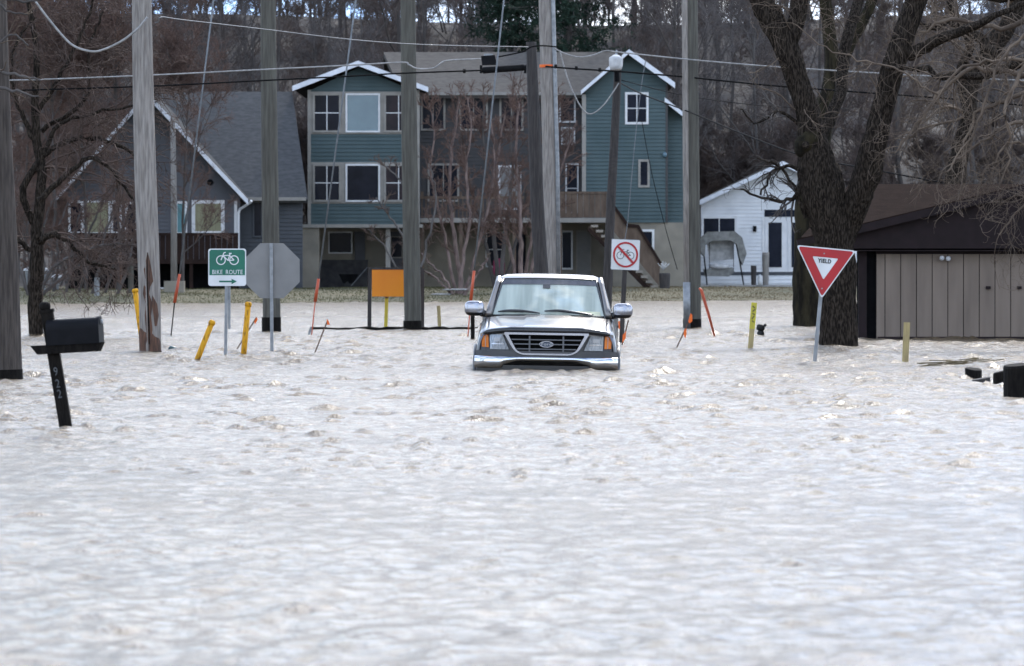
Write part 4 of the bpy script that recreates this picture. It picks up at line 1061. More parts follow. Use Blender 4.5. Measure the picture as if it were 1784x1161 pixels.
# --- orange panel with frame and submerged rail
Yp = WY(574)
op = thing('orange_panel', (U(643, 572, Yp).x, Yp, 0), 'plain orange rectangular board on dark posts in the water', 'sign board')
MB().pbox(648, 470, 708, 517, Yp-.02, .02).build('board', M['sign_orange'], op)
MB().pprism([(640, 580), (647, 580), (647, 468), (641, 468)], Yp, .08).build('post', M['pole_wood_dark'], op)
MB().pbox(641, 466, 735, 470, Yp-.03, .08).build('top_rail', M['pole_wood_dark'], op)
MB().pprism([(733, 580), (739, 580), (739, 468), (733, 468)], Yp+.5, .08).build('post', M['pole_wood_dark'], op)
rg = random.Random(2)
rail = MB(); Yr_ = WY(575)
prs = [U(540+k*12.2, 574.5+rg.uniform(-1, 1)+(.6 if k > 5 else 0), Yr_) for k in range(25)]
rail.tube([Vector((p.x, p.y, .0+rg.uniform(-.012, .022)+.02)) for p in prs], .035, 8)
single(rail, 'floating_rail', M['wet_wood'], U(680, 575, Yr_), 'long dark rail lying level with the water left of the pickup', 'rail')
single(MB().pprism([(536, 584), (540, 584), (544, 570), (540, 570)], WY(584), .06), 'short_stub', M['galv'], U(538, 584, WY(584)), 'short grey stub at the left end of the dark rail', 'stub').name = 'metal_stub'

# --- marker posts
def marker(top, foot, wpx, label, m='yellow_paint', cap=True, dirt=False):
    Y = WY(foot[1]); f = U(*foot, Y); t = U(*top, Y); r_ = wpx/2/sc(Y); d = (t-f).normalized()
    root = thing('marker_post', (f.x, Y, 0), label, 'marker post')
    MB().tube([f-d*.4, t-d*.06], r_, 14).build('tube', M[m], root, True)
    if cap: MB().tube([t-d*.08, t-d*.07, t-d*.03, t-d*.005, t], [r_*.9, r_*1.2, r_*1.25, r_*.9, r_*.2], 14).build('cap', M[m], root, True)
    if dirt:
        rg = random.Random(int(foot[0])); mb = MB(); Ln = (t-f).length
        for k in range(7):
            s_ = rg.uniform(.18, .8)*Ln; p = f+d*s_+Vector((rg.uniform(-.3, .3)*r_*1.2, -r_*.92, 0)); mb.sq(p, (r_*.32, r_*.14, rg.uniform(.02, .06)), 1, 8, 6)
        mb.build('mud_spots', M['split_wood'], root, True)
    return root
marker((371, 558), (342, 631), 10, 'yellow marker tube leaning far right, left of the bike route sign')
marker((433, 526), (424, 621), 10, 'upright yellow marker tube just right of the bike route sign')
marker((235, 503), (247, 590), 9.5, 'yellow marker tube leaning behind the split utility pole')
def stake(top, foot, wpx, m, label, name='survey_stake', top2=None):
    Y = WY(foot[1]); f = U(*foot, Y); t = U(*top, Y); d = (t-f).normalized(); w2 = wpx/sc(Y)
    root = thing(name, (f.x, Y, 0), label, 'stake')
    MB().bar(f-d*.3, t, .03, w2, (1, 0, 0)).build('board', M[m], root)
    if top2: MB().bar(f+(t-f)*top2, t+d*.004, .036, w2*1.08, (1, 0, 0)).build('painted_top', M['stake_yellow'], root)
    return root
s_ = stake((674, 508), (672, 573), 6, 'stake_yellow', 'yellow survey stake with reddish tip before the orange panel')
MB().bar(U(673.4, 520, WY(573)-.03), U(674, 505, WY(573)-.03), .03, .06, (1, 0, 0)).build('tip', M['split_wood'], s_)
stake((764, 533), (766, 574), 6, 'stake_tan', 'short tan survey stake between utility pole and pickup')
s_ = stake((1314, 528), (1307, 610), 9, 'stake_tan', 'survey stake with yellow marked top right of the pickup', top2=.45)
Yk = WY(610)
mk = MB()
for k, (a, b) in enumerate([((1311, 533), (1315, 537)), ((1316, 539), (1311, 543)), ((1311, 546), (1315, 549)), ((1314, 551), (1310, 556)), ((1310, 559), (1314, 562))]):
    p = U(*a, Yk-.025-k*.0006); q_ = U(*b, Yk-.025-k*.0006); mk.bar(p, q_, .004, .016, (0, 0, 1))
mk.build('ink_marks', M['sign_black'], s_)
stake((1580, 562), (1577, 631), 11, 'stake_tan', 'plain tan wooden stake in front of the garage panels')
# wire flags
def flag(foot, top, fl_pts, label, m='flag_orange'):
    Y = WY(foot[1]); f = U(*foot, Y); t = U(*top, Y)
    root = thing('marker_flag', (f.x, Y, 0), label, 'marker flag')
    MB().tube([f-(t-f).normalized()*.2, t], 1.2/sc(Y), 5).build('rod', M['split_wood'], root)
    for i, pts in enumerate(fl_pts):
        MB().pprism(pts, Y-.02-.01*i, .012).build('flag', M[m], root)
    return root
flag((1178, 608), (1206, 548), [[(1203, 546), (1206, 549), (1206, 560), (1201, 564), (1199, 560)], [(1192, 575), (1196, 572), (1196, 582), (1194, 590), (1191, 584)]], 'orange marker flags on a leaning wire at the guarded pole')
flag((549, 614), (571, 558), [[(569, 556), (572, 559), (575, 566), (570, 566)]], 'thin orange-flagged wire leaning in front of the dark rail')
flag((412, 610), (447, 553), [[(443, 561), (447, 553), (449, 557), (444, 566)]], 'orange flag on a bent wire right of the upright yellow tube')
flag((1083, 604), (1095, 558), [[(1085, 584), (1091, 577), (1090, 590), (1084, 598)], [(1077, 560), (1080, 560), (1080, 574), (1077, 572)]], 'orange flag on a wire beside the right truck mirror')
single(MB().tube([U(1246, 590, WY(587)), U(1235, 550, WY(587)), U(1222, 506, WY(587)), U(1218, 502, WY(587))], [.02, .028, .032, .02], 8), 'marker_rod', M['orange_plastic'], U(1246, 587, WY(587)), 'leaning dull red rod just right of the guarded pole', 'rod', smooth=True)
# narrow dark board behind left mirror
Yd = WY(592); single(MB().pbox(820, 530, 827, 600, Yd, .1), 'dark_post', M['wet_wood'], U(823, 592, Yd), 'black wooden post directly behind the left truck mirror', 'post')
# black lump and floating bottle
Yk = WY(587); lb_ = thing('sunken_box', U(1325, 587, Yk), 'black object barely above water beside the yellow marked stake', 'debris')
MB().sq(U(1325, 571, Yk), (.085, .09, .07), .7, rot=Matrix.Rotation(.2, 3, 'Y')).build('upper_lump', M['black_rubber'], lb_, True)
MB().sq(U(1325, 582, Yk), (.075, .08, .075), .8).build('lower_lump', M['black_rubber'], lb_, True)
MB().sq(U(1333, 567, Yk), (.03, .05, .03), .8).build('knob', M['black_rubber'], lb_, True)
Yk = WY(611); single(MB().tube([U(294, 606, Yk), U(296, 607, Yk), U(303, 610, Yk), U(310, 610, Yk)], [.03, .05, .06, .03], 10), 'floating_bottle', M['turquoise'], U(303, 611, Yk), 'small dark bottle floating right of the split pole foot', 'bottle', smooth=True)
bpy.data.objects['floating_bottle'].data.materials[0] = mat('bottle_teal', (.02,.05,.055), (.03,.06,.06), .2, 5)
# logs and stump at right
def round_log(px0, px1, ytop, ybase, label, seed, m='wet_wood', tilt=0, depth=None):
    Y = WY(ybase); a = U((px0+px1)/2, ybase, Y); t = U((px0+px1)/2, ytop, Y); r0 = (px1-px0)/2/sc(Y); rr = random.Random(seed)
    P = []; H = t.z
    zs_ = [-.3, 0, H*.5, H*.93, H, H]; fr = [1, 1, 1.02, 1.02, .93, .02]
    ph = rr.uniform(0, 6)
    for z, f in zip(zs_, fr):
        P.append([(a.x+tilt*z+r0*f*(1+.04*math.sin(3*k/16*2*math.pi+ph)+.02*math.sin(7*k/16*6.283))*math.cos(k/16*2*math.pi),
                   Y+r0+r0*f*math.sin(k/16*2*math.pi), z+(.02*math.sin(k/16*6.283+ph) if f > .5 and z > 0 else 0)) for k in range(17)])
    return single(MB().grid(P), 'timber_stump', M[m], (a.x, Y, 0), label, 'stump', smooth=False)
round_log(1750, 1800, 636, 694, 'large black wooden stump at the right edge', 1)
round_log(1683, 1712, 643, 662, 'leftmost small black stump end above the water', 2)
round_log(1694, 1726, 660, 668, 'flat brown log end in front of the small stump', 3, 'pole_wood_dark')
round_log(1731, 1756, 648, 671, 'dark stump end just left of the large stump', 4)
# drifting reeds
Yk = WY(640); mb = MB(); rg = random.Random(8)
for k in range(28):
    x = rg.gauss(1640, 26); y = 640-(x-1600)*.07+rg.gauss(0, 1.2); p = U(x, y, Yk); p.z = max(p.z, .0)+rg.uniform(.02, .06)
    p.y += rg.uniform(-1, 1); d = Vector((rg.uniform(.15, .4), rg.uniform(-.2, .2), rg.uniform(-.01, .06))); mb.bar(p, p+d, .012, .012)
single(mb, 'floating_reeds', M['grass_dry'], U(1640, 640, Yk), 'tangle of dry reeds drifting near the small stumps', 'reeds', kind='stuff')

# ------------------------------------------------------------------ mailbox
Yx = WY(745); ft = U(115, 745, Yx); tp = U(82, 545, Yx)
mbx = thing('mailbox', (ft.x, Yx, 0), 'black mailbox on leaning dark post numbered 922', 'mailbox')
d = (tp-ft).normalized()
pw = .115
MB().bar(ft-d*.4, tp, pw, pw, (0, 1, 0)).build('post', M['wet_wood'], mbx)
MB().bar(tp-d*.0, tp+d*.03, pw*1.15, pw*1.15, (0, 1, 0)).sq(tp+d*.06+Vector((-.01, 0, 0)), (.055, .055, .045), .8).build('post_cap', M['wet_wood'], mbx)
# arm board
ax = Vector((math.cos(R(12)), -math.sin(R(12)), .055)).normalized()
ac = U(118, 606, Yx-.09)
side_ = ax.cross(Vector((0, 0, 1))).normalized(); upn = side_.cross(ax).normalized()
def lp(c_, a, b, e): return c_+ax*a+upn*b+side_*e
ends = [(-.355, .035), (.355, .035), (.31, -.05), (-.29, -.05)]
vs_ = [lp(ac, a, b, -.05) for a, b in ends]+[lp(ac, a, b, .05) for a, b in ends]
MB().add(vs_, [(0,1,2,3),(7,6,5,4),(0,4,5,1),(1,5,6,2),(2,6,7,3),(3,7,4,0)]).build('arm', M['wet_wood'], mbx)
# box body
bc = U(131, 600, Yx-.09)
prof = [(-.08, 0), (-.08, .15)]+[(-.08*math.cos(R(a)), .15+.095*math.sin(R(a))) for a in range(15, 180, 15)]+[(.08, .15), (.08, 0)]
G = []
for i, t in enumerate((-.26, -.255, .24)):
    G.append([lp(bc, t, b, -a) for a, b in prof])
body = MB().grid(G); n = len(prof); 
body.f.append(tuple(range(n))); body.f.append(tuple(2*n+k for k in reversed(range(n))))
bo = body.build('box', M['black_metal'], mbx, False)
dr = MB(); G2 = [[lp(bc, t, b*1.03, -a*1.05) for a, b in prof] for t in (.235, .262)]; dr.grid(G2); dr.f.append(tuple(n+k for k in reversed(range(n)))); dr.f.append(tuple(range(n)))
dob = dr.build('door', M['black_metal'], mbx)
MB().sq(lp(bc, .27, .2, 0), (.015, .012, .025), .7, 8, 6).build('latch', M['galv'], dob)
MB().bar(lp(bc, -.05, .1, -.085), lp(bc, .12, .1, -.085), .008, .025).build('flag_arm', M['black_metal'], bo)
o0 = ORI[mbx.name]; tilt = math.atan2(tp.x-ft.x, tp.z-ft.z)
for ch, py in zip('922', (648, 669, 687)):
    t = (745-py)/200.0; p = ft+(tp-ft)*t
    text_mesh(ch, .115, M['number_grey'], mbx, Matrix.Translation(-o0) @ Matrix.Translation((p.x-.005, p.y-pw/2-.004, p.z)) @ Matrix.Rotation(tilt, 4, 'Y') @ XZ, 'number', sx=.75)
# ------------------------------------------------------------------ pickup truck
mat('paint_silver', (.20,.182,.17), (.175,.16,.15), .34, 2, metal=.6, coat=.7)
mat('paint_grey', (.07,.07,.072), (.055,.055,.06), .4, 3, metal=.3, coat=.3)
mat('chrome', (.72,.73,.75), (.66,.67,.7), .1, 2, metal=1.0)
mat('chrome_dull', (.35,.35,.36), (.28,.28,.3), .3, 4, metal=.9)
mat('plastic_black', (.01,.01,.011), (.016,.016,.017), .22, 5, coat=.3)
mat('tire', (.015,.015,.015), (.022,.022,.02), .85, 9)
mat('lamp_clear', (.45,.47,.49), (.22,.24,.26), .1, 14, (4,1,1), metal=.2, coat=1)
mat('lamp_amber', (.8,.22,.02), (.6,.14,.01), .15, 9, coat=1)
mat('windshield', (.46,.50,.43), (.30,.335,.285), .04, 1.6, (3.5,.2,.2), lo=.4, hi=.62, coat=.6, detail=3)  # pale streaky sky reflection painted into the base colour
mat('tint', (.085,.08,.085), (.06,.057,.06), .08, 5, (3,1,1), coat=.5)
mat('side_glass', (.02,.022,.025), (.03,.033,.035), .05, 2, coat=.5)
mat('paper', (.6,.6,.42), (.5,.5,.35), .7, 9)
mat('badge_blue', (.02,.035,.07), (.015,.03,.06), .3, 9)
mat('grille_black', (.004,.004,.004), (.006,.006,.006), .9, 4, spec=.05)
mat('bar_grey', (.13,.13,.14), (.10,.10,.105), .4, 4, metal=.5)
mat('chrome_mid', (.38,.38,.41), (.30,.30,.33), .18, 3, metal=1.0)
mat('paint_side', (.045,.05,.066), (.037,.041,.054), .3, 2, metal=.5, coat=.8)
mat('mud', (.12,.095,.07), (.06,.05,.04), .8, 8)
tcx = (951-CX)/F_PX*TR_Y
TK = thing('pickup_truck', (tcx, TR_Y, 0), 'silver pickup truck driving toward the camera through the flood, bumper deep', 'pickup truck', rot=(0, R(1.0), R(-1.2)))
def mir(prof): return [(-x, z) for x, z in prof[::-1]]+[p for p in prof[1:]]
def loft(ysecs, closed=False):
    G = []
    for y, prof in ysecs:
        full = mir(prof); G.append([Vector((x, (y(abs(x)) if callable(y) else y), z)) for x, z in full])
    return MB().grid(G)
def tb(mb, name, m, parent=TK, smooth=False):
    o = mb.build(name, m, parent, smooth)
    return o
def bow(x, a=.10): return a*(abs(x)/.95)**3
# fenders / front body
def fprof(zt, k):   # half profile of fender from hood edge outward
    return [(.0, zt-.09), (.60, zt-.075), (.845*k, zt-.035), (.875*k, zt-.04), (.925*k, zt-.075), (.965*k, zt-.17), (.985*k, zt-.30), (.995*k, .12), (.985*k, -.02), (.98*k, -.32)]
body = loft([(lambda x: .10+bow(x, .13), fprof(.575, .955)), (lambda x: .2+bow(x, .05), fprof(.60, .985)), (.55, fprof(.65, 1.0)), (.95, fprof(.705, 1.0)), (1.45, fprof(.775, 1.0)),
             (1.9, fprof(.80, .995)), (3.2, fprof(.80, .995)), (3.45, fprof(.80, .99))])
bo = tb(body, 'body', M['paint_side'], smooth=True)
# hood
def hprof(zt, h): return [(0, zt+.012+h), (.3, zt+.01+h), (.34, zt+.002+h*.2), (.62, zt-.004), (.80, zt-.018), (.838, zt-.034), (.842, zt-.07)]
hood = loft([(lambda x: .075+bow(x, .10), hprof(.545, 0)), (lambda x: .10+bow(x, .10), hprof(.575, 0)), (lambda x: .17+bow(x, .09), hprof(.598, .006)), (.5, hprof(.648, .012)), (.95, hprof(.708, .016)), (1.30, hprof(.758, .014)), (1.42, hprof(.772, .006))])
tb(hood, 'hood', M['paint_silver'], smooth=True)
# cowl
tb(loft([(1.40, [(0, .775), (.5, .77), (.80, .755)]), (1.56, [(0, .765), (.5, .765), (.82, .76)])]), 'cowl', M['plastic_black'], smooth=True)
# windshield surface
def ws(u, v, off=0):   # u -1..1, v 0..1
    hw = .805+(.665-.805)*v; x = u*hw; y0 = 1.46+.16*u*u; y1 = 2.14+.10*u*u
    z = .785+(1.292-.785)*v - .012*u*u; y = y0+(y1-y0)*v-.02*math.sin(v*math.pi)
    return Vector((x, y-off*.8, z+off*.6))
def wsgrid(u0, u1, v0, v1, nu, nv, off=0): return MB().grid([[ws(u0+(u1-u0)*i/nu, v0+(v1-v0)*j/nv, off) for i in range(nu+1)] for j in range(nv+1)])
wso = tb(wsgrid(-1, 1, 0, 1, 24, 12), 'windshield', M['windshield'], smooth=True)
tb(wsgrid(-.985, .985, .85, .985, 24, 4, .006), 'tint_band', M['tint'], wso, True)
tb(wsgrid(.55, .93, .03, .13, 6, 3, .004), 'paper_on_dash', M['paper'], wso, True)
tb(wsgrid(-.13, .02, .74, .85, 4, 3, .009), 'rear_view_mirror', M['plastic_black'], wso, True)
seal = MB()
for pts in ([ws(u/10, 1.01, .004) for u in range(-10, 11)], [ws(u/10, -.01, .004) for u in range(-10, 11)]): seal.tube(pts, .013, 6)
for s in (-1, 1): seal.tube([ws(s, v/8, .004) for v in range(9)], .016, 6)
tb(seal, 'seal', M['plastic_black'], wso, True)
# pillars and roof
for s in (-1, 1):
    P = [Vector((s*(.855-.13*t), 1.60+.66*t, .775+.525*t)) for t in [k/6 for k in range(7)]]
    tb(MB().tube(P, [.052, .05, .046, .043, .04, .04, .042], 8), 'front_pillar', M['paint_silver'], smooth=True)
rp = lambda zc, zs, hw: [(0, zc), (hw*.5, zc-.004), (hw*.85, zc-.018), (hw*.96, zc-.045), (hw, zs)]
roof = loft([(lambda x: 2.13+.12*(x/.7)**2, [(0, 1.292), (.35, 1.292), (.56, 1.285), (.64, 1.28), (.68, 1.268)]), (lambda x: 2.19+.12*(x/.7)**2, rp(1.325, 1.265, .715)),
             (2.36, rp(1.352, 1.265, .725)), (2.7, rp(1.372, 1.265, .73)), (3.2, rp(1.366, 1.26, .73)), (3.38, rp(1.335, 1.25, .72)), (3.44, rp(1.27, 1.23, .70))])
ro = tb(roof, 'roof', M['paint_silver'], smooth=True)
for s in (-1, 1):
    tb(MB().add([(s*.84, 1.75, .80), (s*.86, 3.3, .80), (s*.725, 3.3, 1.26), (s*.715, 2.28, 1.26)], [(0, 1, 2, 3) if s > 0 else (3, 2, 1, 0)]), 'side_window', M['side_glass'])
    tb(MB().bar((s*.865, 3.35, .80), (s*.72, 3.38, 1.25), .09, .12, (0, 1, 0)), 'rear_pillar', M['paint_silver'])
    tb(MB().bar((s*.86, 2.55, .80), (s*.728, 2.6, 1.26), .05, .05, (0, 1, 0)), 'door_pillar', M['paint_grey'])
tb(MB().add([(-.84, 3.44, .8), (.84, 3.44, .8), (.70, 3.43, 1.25), (-.70, 3.43, 1.25)], [(3, 2, 1, 0)]), 'rear_window', M['side_glass'])
# bed
bed = MB()
for s in (-1, 1):
    bed.box(min(s*.99, s*.88), 3.5, -.32, max(s*.99, s*.88), 5.55, .80)
bed.box(-.88, 3.5, .0, .88, 5.5, .06); bed.box(-.88, 3.5, .06, .88, 3.56, .78)
tb(bed, 'cargo_bed', M['paint_silver'])
tb(MB().box(-.88, 5.5, .02, .88, 5.56, .8), 'tailgate', M['paint_silver'])
tb(MB().box(-.95, 5.57, -.02, .95, 5.7, .16), 'rear_bumper', M['chrome'])
for s in (-1, 1):
    for y in (.95, 4.35):
        w_ = MB().tube([(s*.74, y, -.08), (s*.75, y, -.08), (s*.97, y, -.08), (s*1.0, y, -.08)], [.33, .38, .38, .35], 26)
        wo = tb(w_, 'wheel', M['tire'], smooth=False)
        tb(MB().tube([(s*.98, y, -.08), (s*1.005, y, -.08)], [.2, .2], 18), 'rim', M['chrome_dull'], wo)
        A_ = [((s*1.005), y+.43*math.cos(a), -.08+.43*math.sin(a)) for a in [math.pi*k/14 for k in range(15)]]
        tb(MB().tube(A_, .03, 6), 'wheel_arch', M['paint_grey'], smooth=True)
# front fascia (headlamp panel)
def fy(x, e=0): return .075+bow(x, .17)+e
def strip_(prof_top, prof_bot, e, th=.03, n=24, xr=.95):
    """surface wrapping the front between two height functions"""
    G = []
    for k in range(n+1):
        x = -xr+2*xr*k/n; G.append([Vector((x, fy(x, e), prof_top(x))), Vector((x, fy(x, e), prof_bot(x)))])
    G2 = [[G[k][1] for k in range(n+1)], [G[k][0] for k in range(n+1)]]
    back = [[p+Vector((0, th, 0)) for p in G2[1]], [p+Vector((0, th, 0)) for p in G2[0]]]
    return MB().grid(G2+back+[G2[0]])
tb(strip_(lambda x: .555-.03*abs(x)**2, lambda x: .285, .03, xr=.93), 'header_panel', M['paint_grey'])
tb(strip_(lambda x: .565-.03*abs(x)**2, lambda x: .528-.03*abs(x)**2, .012, xr=.925), 'header_trim', M['paint_silver'])
tb(strip_(lambda x: .30, lambda x: .212, -.02, .10, xr=.985), 'bumper_pad', M['paint_grey'])
# bumper: swept chrome with curved section and arched lower edge
G = []
def blow(x):
    a = abs(x); return .095+.06*(1-min(1, max(0, (a-.40)/.22))) if a < .62 else .055
nb = 44
prof = [(0, 1.0), (-.035, .93), (-.05, .7), (-.05, .45), (-.035, .2), (-.01, .02), (.05, 0)]
for dy, f in prof:
    row = []
    for k in range(nb+1):
        x = -1.0+2.0*k/nb; b = blow(x); t = .222; row.append(Vector((x, -.03+.16*abs(x)**4+dy+(.02 if abs(x) > .97 else 0), b+(t-b)*f)))
    G.append(row)
tb(MB().grid(G[::-1]), 'front_bumper', M['chrome'], smooth=True)
tb(MB().box(-.97, .14, -.42, .97, .3, .10), 'air_dam', M['plastic_black'])
tb(MB().box(-.60, .02, -.1, .60, .14, .10), 'air_intake', M['plastic_black'])
# grille
def tri_prof(pts, r_): 
    P = [Vector(p) for p in pts]; O = []; n = len(P)
    for i in range(n):
        p, a, b = P[i], P[i-1], P[(i+1) % n]; rr_ = r_[i] if hasattr(r_, '__len__') else r_
        u = (a-p).normalized(); v = (b-p).normalized(); s_ = p+u*rr_; e = p+v*rr_
        for k in range(6):
            t = k/5; O.append(tuple(s_*(1-t)**2+p*2*t*(1-t)+e*t*t))
    return O
outer = tri_prof([(-.60, .556), (-.42, .245), (.42, .245), (.60, .556)], [.03, .14, .14, .03])
inner = tri_prof([(-.535, .527), (-.395, .268), (.395, .268), (.535, .527)], [.03, .09, .09, .03])
gr = tb(ring_prism(outer[::-1], inner[::-1], .02, .10), 'grille', M['chrome_mid'])
# bevelled outer lip
tb(MB().prism(inner, .085, .095), 'grille_backing', M['grille_black'], gr)
def gx_(z): return .395+(.535-.395)*(z-.268)/(.527-.268)-.012
for z in (.328, .396, .458):
    h = gx_(z); tb(MB().box(-h, .035, z-.008, h, .07, z+.008), 'grille_bar', M['bar_grey'], gr)
for x in (-.235, .235): tb(MB().box(x-.011, .045, .285, x+.011, .068, .51), 'grille_post', M['bar_grey'], gr)
def oval(a, b, n=28): return [(a*math.cos(2*math.pi*k/n), .397+b*math.sin(2*math.pi*k/n)) for k in range(n)]
tb(ring_prism(oval(.098, .044), oval(.088, .035), .018, .034), 'emblem_rim', M['chrome_mid'], gr)
tb(MB().prism(oval(.090, .037), .024, .034), 'emblem', M['badge_blue'], gr)
text_mesh('Ford', .062, M['chrome_dull'], gr, Matrix.Translation((0, .0225, .397)) @ Matrix.Shear('XZ', 4, (.0, .0)) @ XZ, 'emblem_lettering', bold=.001, sx=1.15)
# headlights
for s in (-1, 1):
    def F(pts, e, m, nm, par=TK):
        pts = [(s*a, b) for a, b in pts]; mb = MB(); n = len(pts)
        v = [Vector((x, fy(x, e), z)) for x, z in pts]+[Vector((x, fy(x, e)+.04, z)) for x, z in pts]
        f = [tuple(range(n)) if s < 0 else tuple(reversed(range(n)))]+[(i, (i+1) % n, n+(i+1) % n, n+i) if s > 0 else (n+i, n+(i+1) % n, (i+1) % n, i) for i in range(n)]
        return mb.add(v, f).build(nm, m, par)
    hb = F([(.925, .525), (.60, .535), (.50, .29), (.915, .30)], .022, M['paint_grey'], 'headlight')
    F([(.795, .518), (.615, .522), (.535, .345), (.525, .315), (.785, .315)], .008, M['lamp_clear'], 'lens', hb)
    F([(.735, .475), (.645, .475), (.645, .425), (.735, .425)], .002, M['chrome_dull'], 'reflector', hb)
    F([(.765, .40), (.60, .40), (.59, .385), (.765, .385)], .004, M['chrome'], 'lens_rib', hb)
    F([(.912, .508), (.812, .513), (.806, .34), (.902, .345)], .008, M['lamp_amber'], 'turn_signal', hb)
    F([(.86, .50), (.853, .50), (.848, .345), (.855, .345)], .003, M['chrome_dull'], 'lens_rib', hb)
# hood deflector
G = []
for dy, dz in ((.03, -.052), (-.02, -.04), (-.045, 0), (-.02, .034), (.02, .05), (.06, .045)):
    row = []
    for k in range(33):
        x = -.885+1.77*k/32; a = abs(x)
        drop = .0 if a < .5 else -.045*((a-.5)/.385)**1.6
        edge = 1 if a < .86 else .35
        row.append(Vector((x, .06+bow(x, .13)+dy, .588+drop+dz*edge*(1 if a < .55 else .85))))
    G.append(row)
tb(MB().grid(G), 'hood_deflector', M['plastic_black'], smooth=True)
# wipers
for pts in ([(-.90, .06), (-.72, .085), (-.45, .075), (-.15, .02)], [(-.07, .08), (.18, .10), (.45, .06), (.80, .005)]):
    Q, _ = resample([ws(u, v, .03) for u, v in pts], [1]*4, 16)
    wp = tb(MB().tube([Vector(v) for v in Q], [.009+.012*math.sin(math.pi*k/15) for k in range(16)], 6), 'wiper', M['plastic_black'], smooth=True)
# mirrors
for s in (-1, 1):
    cx_ = s*1.055
    mo = tb(MB().sq((cx_, 1.62, .86), (.135, .085, .105), .62, 18, 12), 'wing_mirror', M['plastic_black'], smooth=True)
    cap_ = MB(); Gc = []
    def pw(v, e=.62): return math.copysign(abs(v)**e, v)
    for i in range(9):
        v = -.35+(math.pi/2+.35)*i/8; row = []
        for j in range(15):
            u = math.pi+math.pi*j/14
            row.append(Vector((cx_+.141*pw(math.cos(v))*pw(math.cos(u)), 1.62+.092*pw(math.cos(v))*pw(math.sin(u)), .862+.109*pw(math.sin(v)))))
        Gc.append(row)
    tb(cap_.grid(Gc), 'mirror_cap', M['chrome_mid'], mo, True)
    tb(MB().tube([(s*.96, 1.66, .80), (s*.90, 1.72, .79), (s*.83, 1.78, .80)], [.05, .055, .06], 8), 'mirror_arm', M['plastic_black'], mo, True)
# antenna, door handles
tb(MB().tube([(.80, 1.25, .74), (.80, 1.27, .80)], .008, 5), 'washer_nozzle', M['plastic_black'])
for s in (-1, 1): tb(MB().box(s*.99-.01, 2.9, .6, s*.99+.01, 3.08, .64), 'door_handle', M['plastic_black'])

# ------------------------------------------------------------------ trees in the middle distance and near
def limb(pts, Y, n=26, jit=.012, seed=0, dY=None):
    rg = np.random.default_rng(seed); P = []; r_ = []
    for k, (x, y, w_) in enumerate(pts):
        yy = Y+(dY[k] if dY else 0); v = U(x, y, yy); P.append((v.x, v.y, v.z)); r_.append(w_/2/sc(yy))
    Q, rr = resample(P, r_, n); Q[1:-1] += rg.normal(0, jit, (n-2, 3)); return Q, rr
def bark_tube(limbs, name, m, parent, origin, sides=20, amp=.06, seed=0):
    if name == 'branch' and len(limbs) > 1:
        for q_, r_ in limbs: bark_tube([(q_, r_)], name, m, parent, origin, sides, amp, seed)
        return
    rg = np.random.default_rng(seed); Vs = []; Fs = []; nb_ = 0
    for Q, rr in limbs:
        n = len(Q)
        V, F = tubes(Q[None], rr[None], sides)
        V = V.reshape(n, sides, 3); c = Q[:, None]
        a = np.arange(sides)[None]; i = np.arange(n)[:, None]
        k = 1+amp*np.sin(a*2.4+i*.35+rg.uniform(0, 6))+amp*.7*np.sin(a*4.7-i*.5)+rg.normal(0, amp*.5, (n, sides))
        V = c+(V-c)*k[:, :, None]; Vs.append(V.reshape(-1, 3)); Fs.append(F+nb_); nb_ += n*sides
    V = np.concatenate(Vs)-np.array(origin); F = np.concatenate(Fs)
    o = bpy.data.objects.new(name, np_mesh(name, V, F, m, True)); put(o, parent); return o

YT = WY(603); rb_ = U(1462, 603, YT)
BT = thing('big_tree', (rb_.x, YT, 0), 'massive forked leafless tree with dark furrowed bark behind the yield sign', 'tree')
org = (rb_.x, YT, 0)
main = limb([(1462, 640, 80), (1462, 603, 68), (1460, 520, 62), (1456, 440, 62), (1446, 385, 70), (1434, 335, 76), (1425, 295, 68), (1414, 240, 50), (1410, 205, 42), (1398, 164, 38), (1376, 98, 42), (1350, 45, 44), (1326, 0, 38), (1300, -60, 34)], YT, 60, .008, 1)
la_ = limb([(1368, 90, 34), (1386, 45, 30), (1394, 0, 28), (1400, -60, 24)], YT, 16, .008, 2)
lb2 = limb([(1420, 250, 30), (1441, 215, 22), (1462, 165, 20), (1470, 115, 20), (1478, 60, 19), (1500, -10, 18), (1520, -80, 14)], YT, 24, .008, 3, dY=[0, .3, .8, 1.2, 1.5, 2, 2.4])
lc2 = limb([(1462, 430, 40), (1480, 385, 44), (1496, 340, 46), (1512, 295, 46), (1528, 229, 40), (1544, 164, 38), (1563, 98, 38), (1586, 33, 36), (1602, -20, 36), (1612, -80, 30)], YT, 40, .008, 4, dY=[0, 0, -.1, -.2, -.3, -.4, -.5, -.5, -.6, -.6])
ld2 = limb([(1585, 95, 26), (1612, 82, 22), (1650, 62, 18), (1700, 45, 14), (1750, 20, 10), (1800, 0, 8)], YT, 20, .01, 5, dY=[-.5, -.7, -1, -1.3, -1.5, -1.6])
bark_tube([main, la_, lb2, lc2], 'trunk', M['bark_big'], BT, org, 26, .06, 6)
bark_tube([ld2], 'branch', M['bark_big'], BT, org, 10, .05, 7)
kb = MB()
for (x, y, r_) in ((1403, 252, 19), (1397, 262, 13), (1412, 242, 18)):
    kb.sq(U(x, y, YT-.12), (r_/sc(YT),)*3, 1, 16, 12)
ORI_BT = kb.build('burr', M['bark_moss'], BT, True)
kb2 = MB().sq(U(1404, 253, YT-.40), (.07, .04, .07), 1, 12, 8).build('knot_hole', M['bark_big'], BT, True)

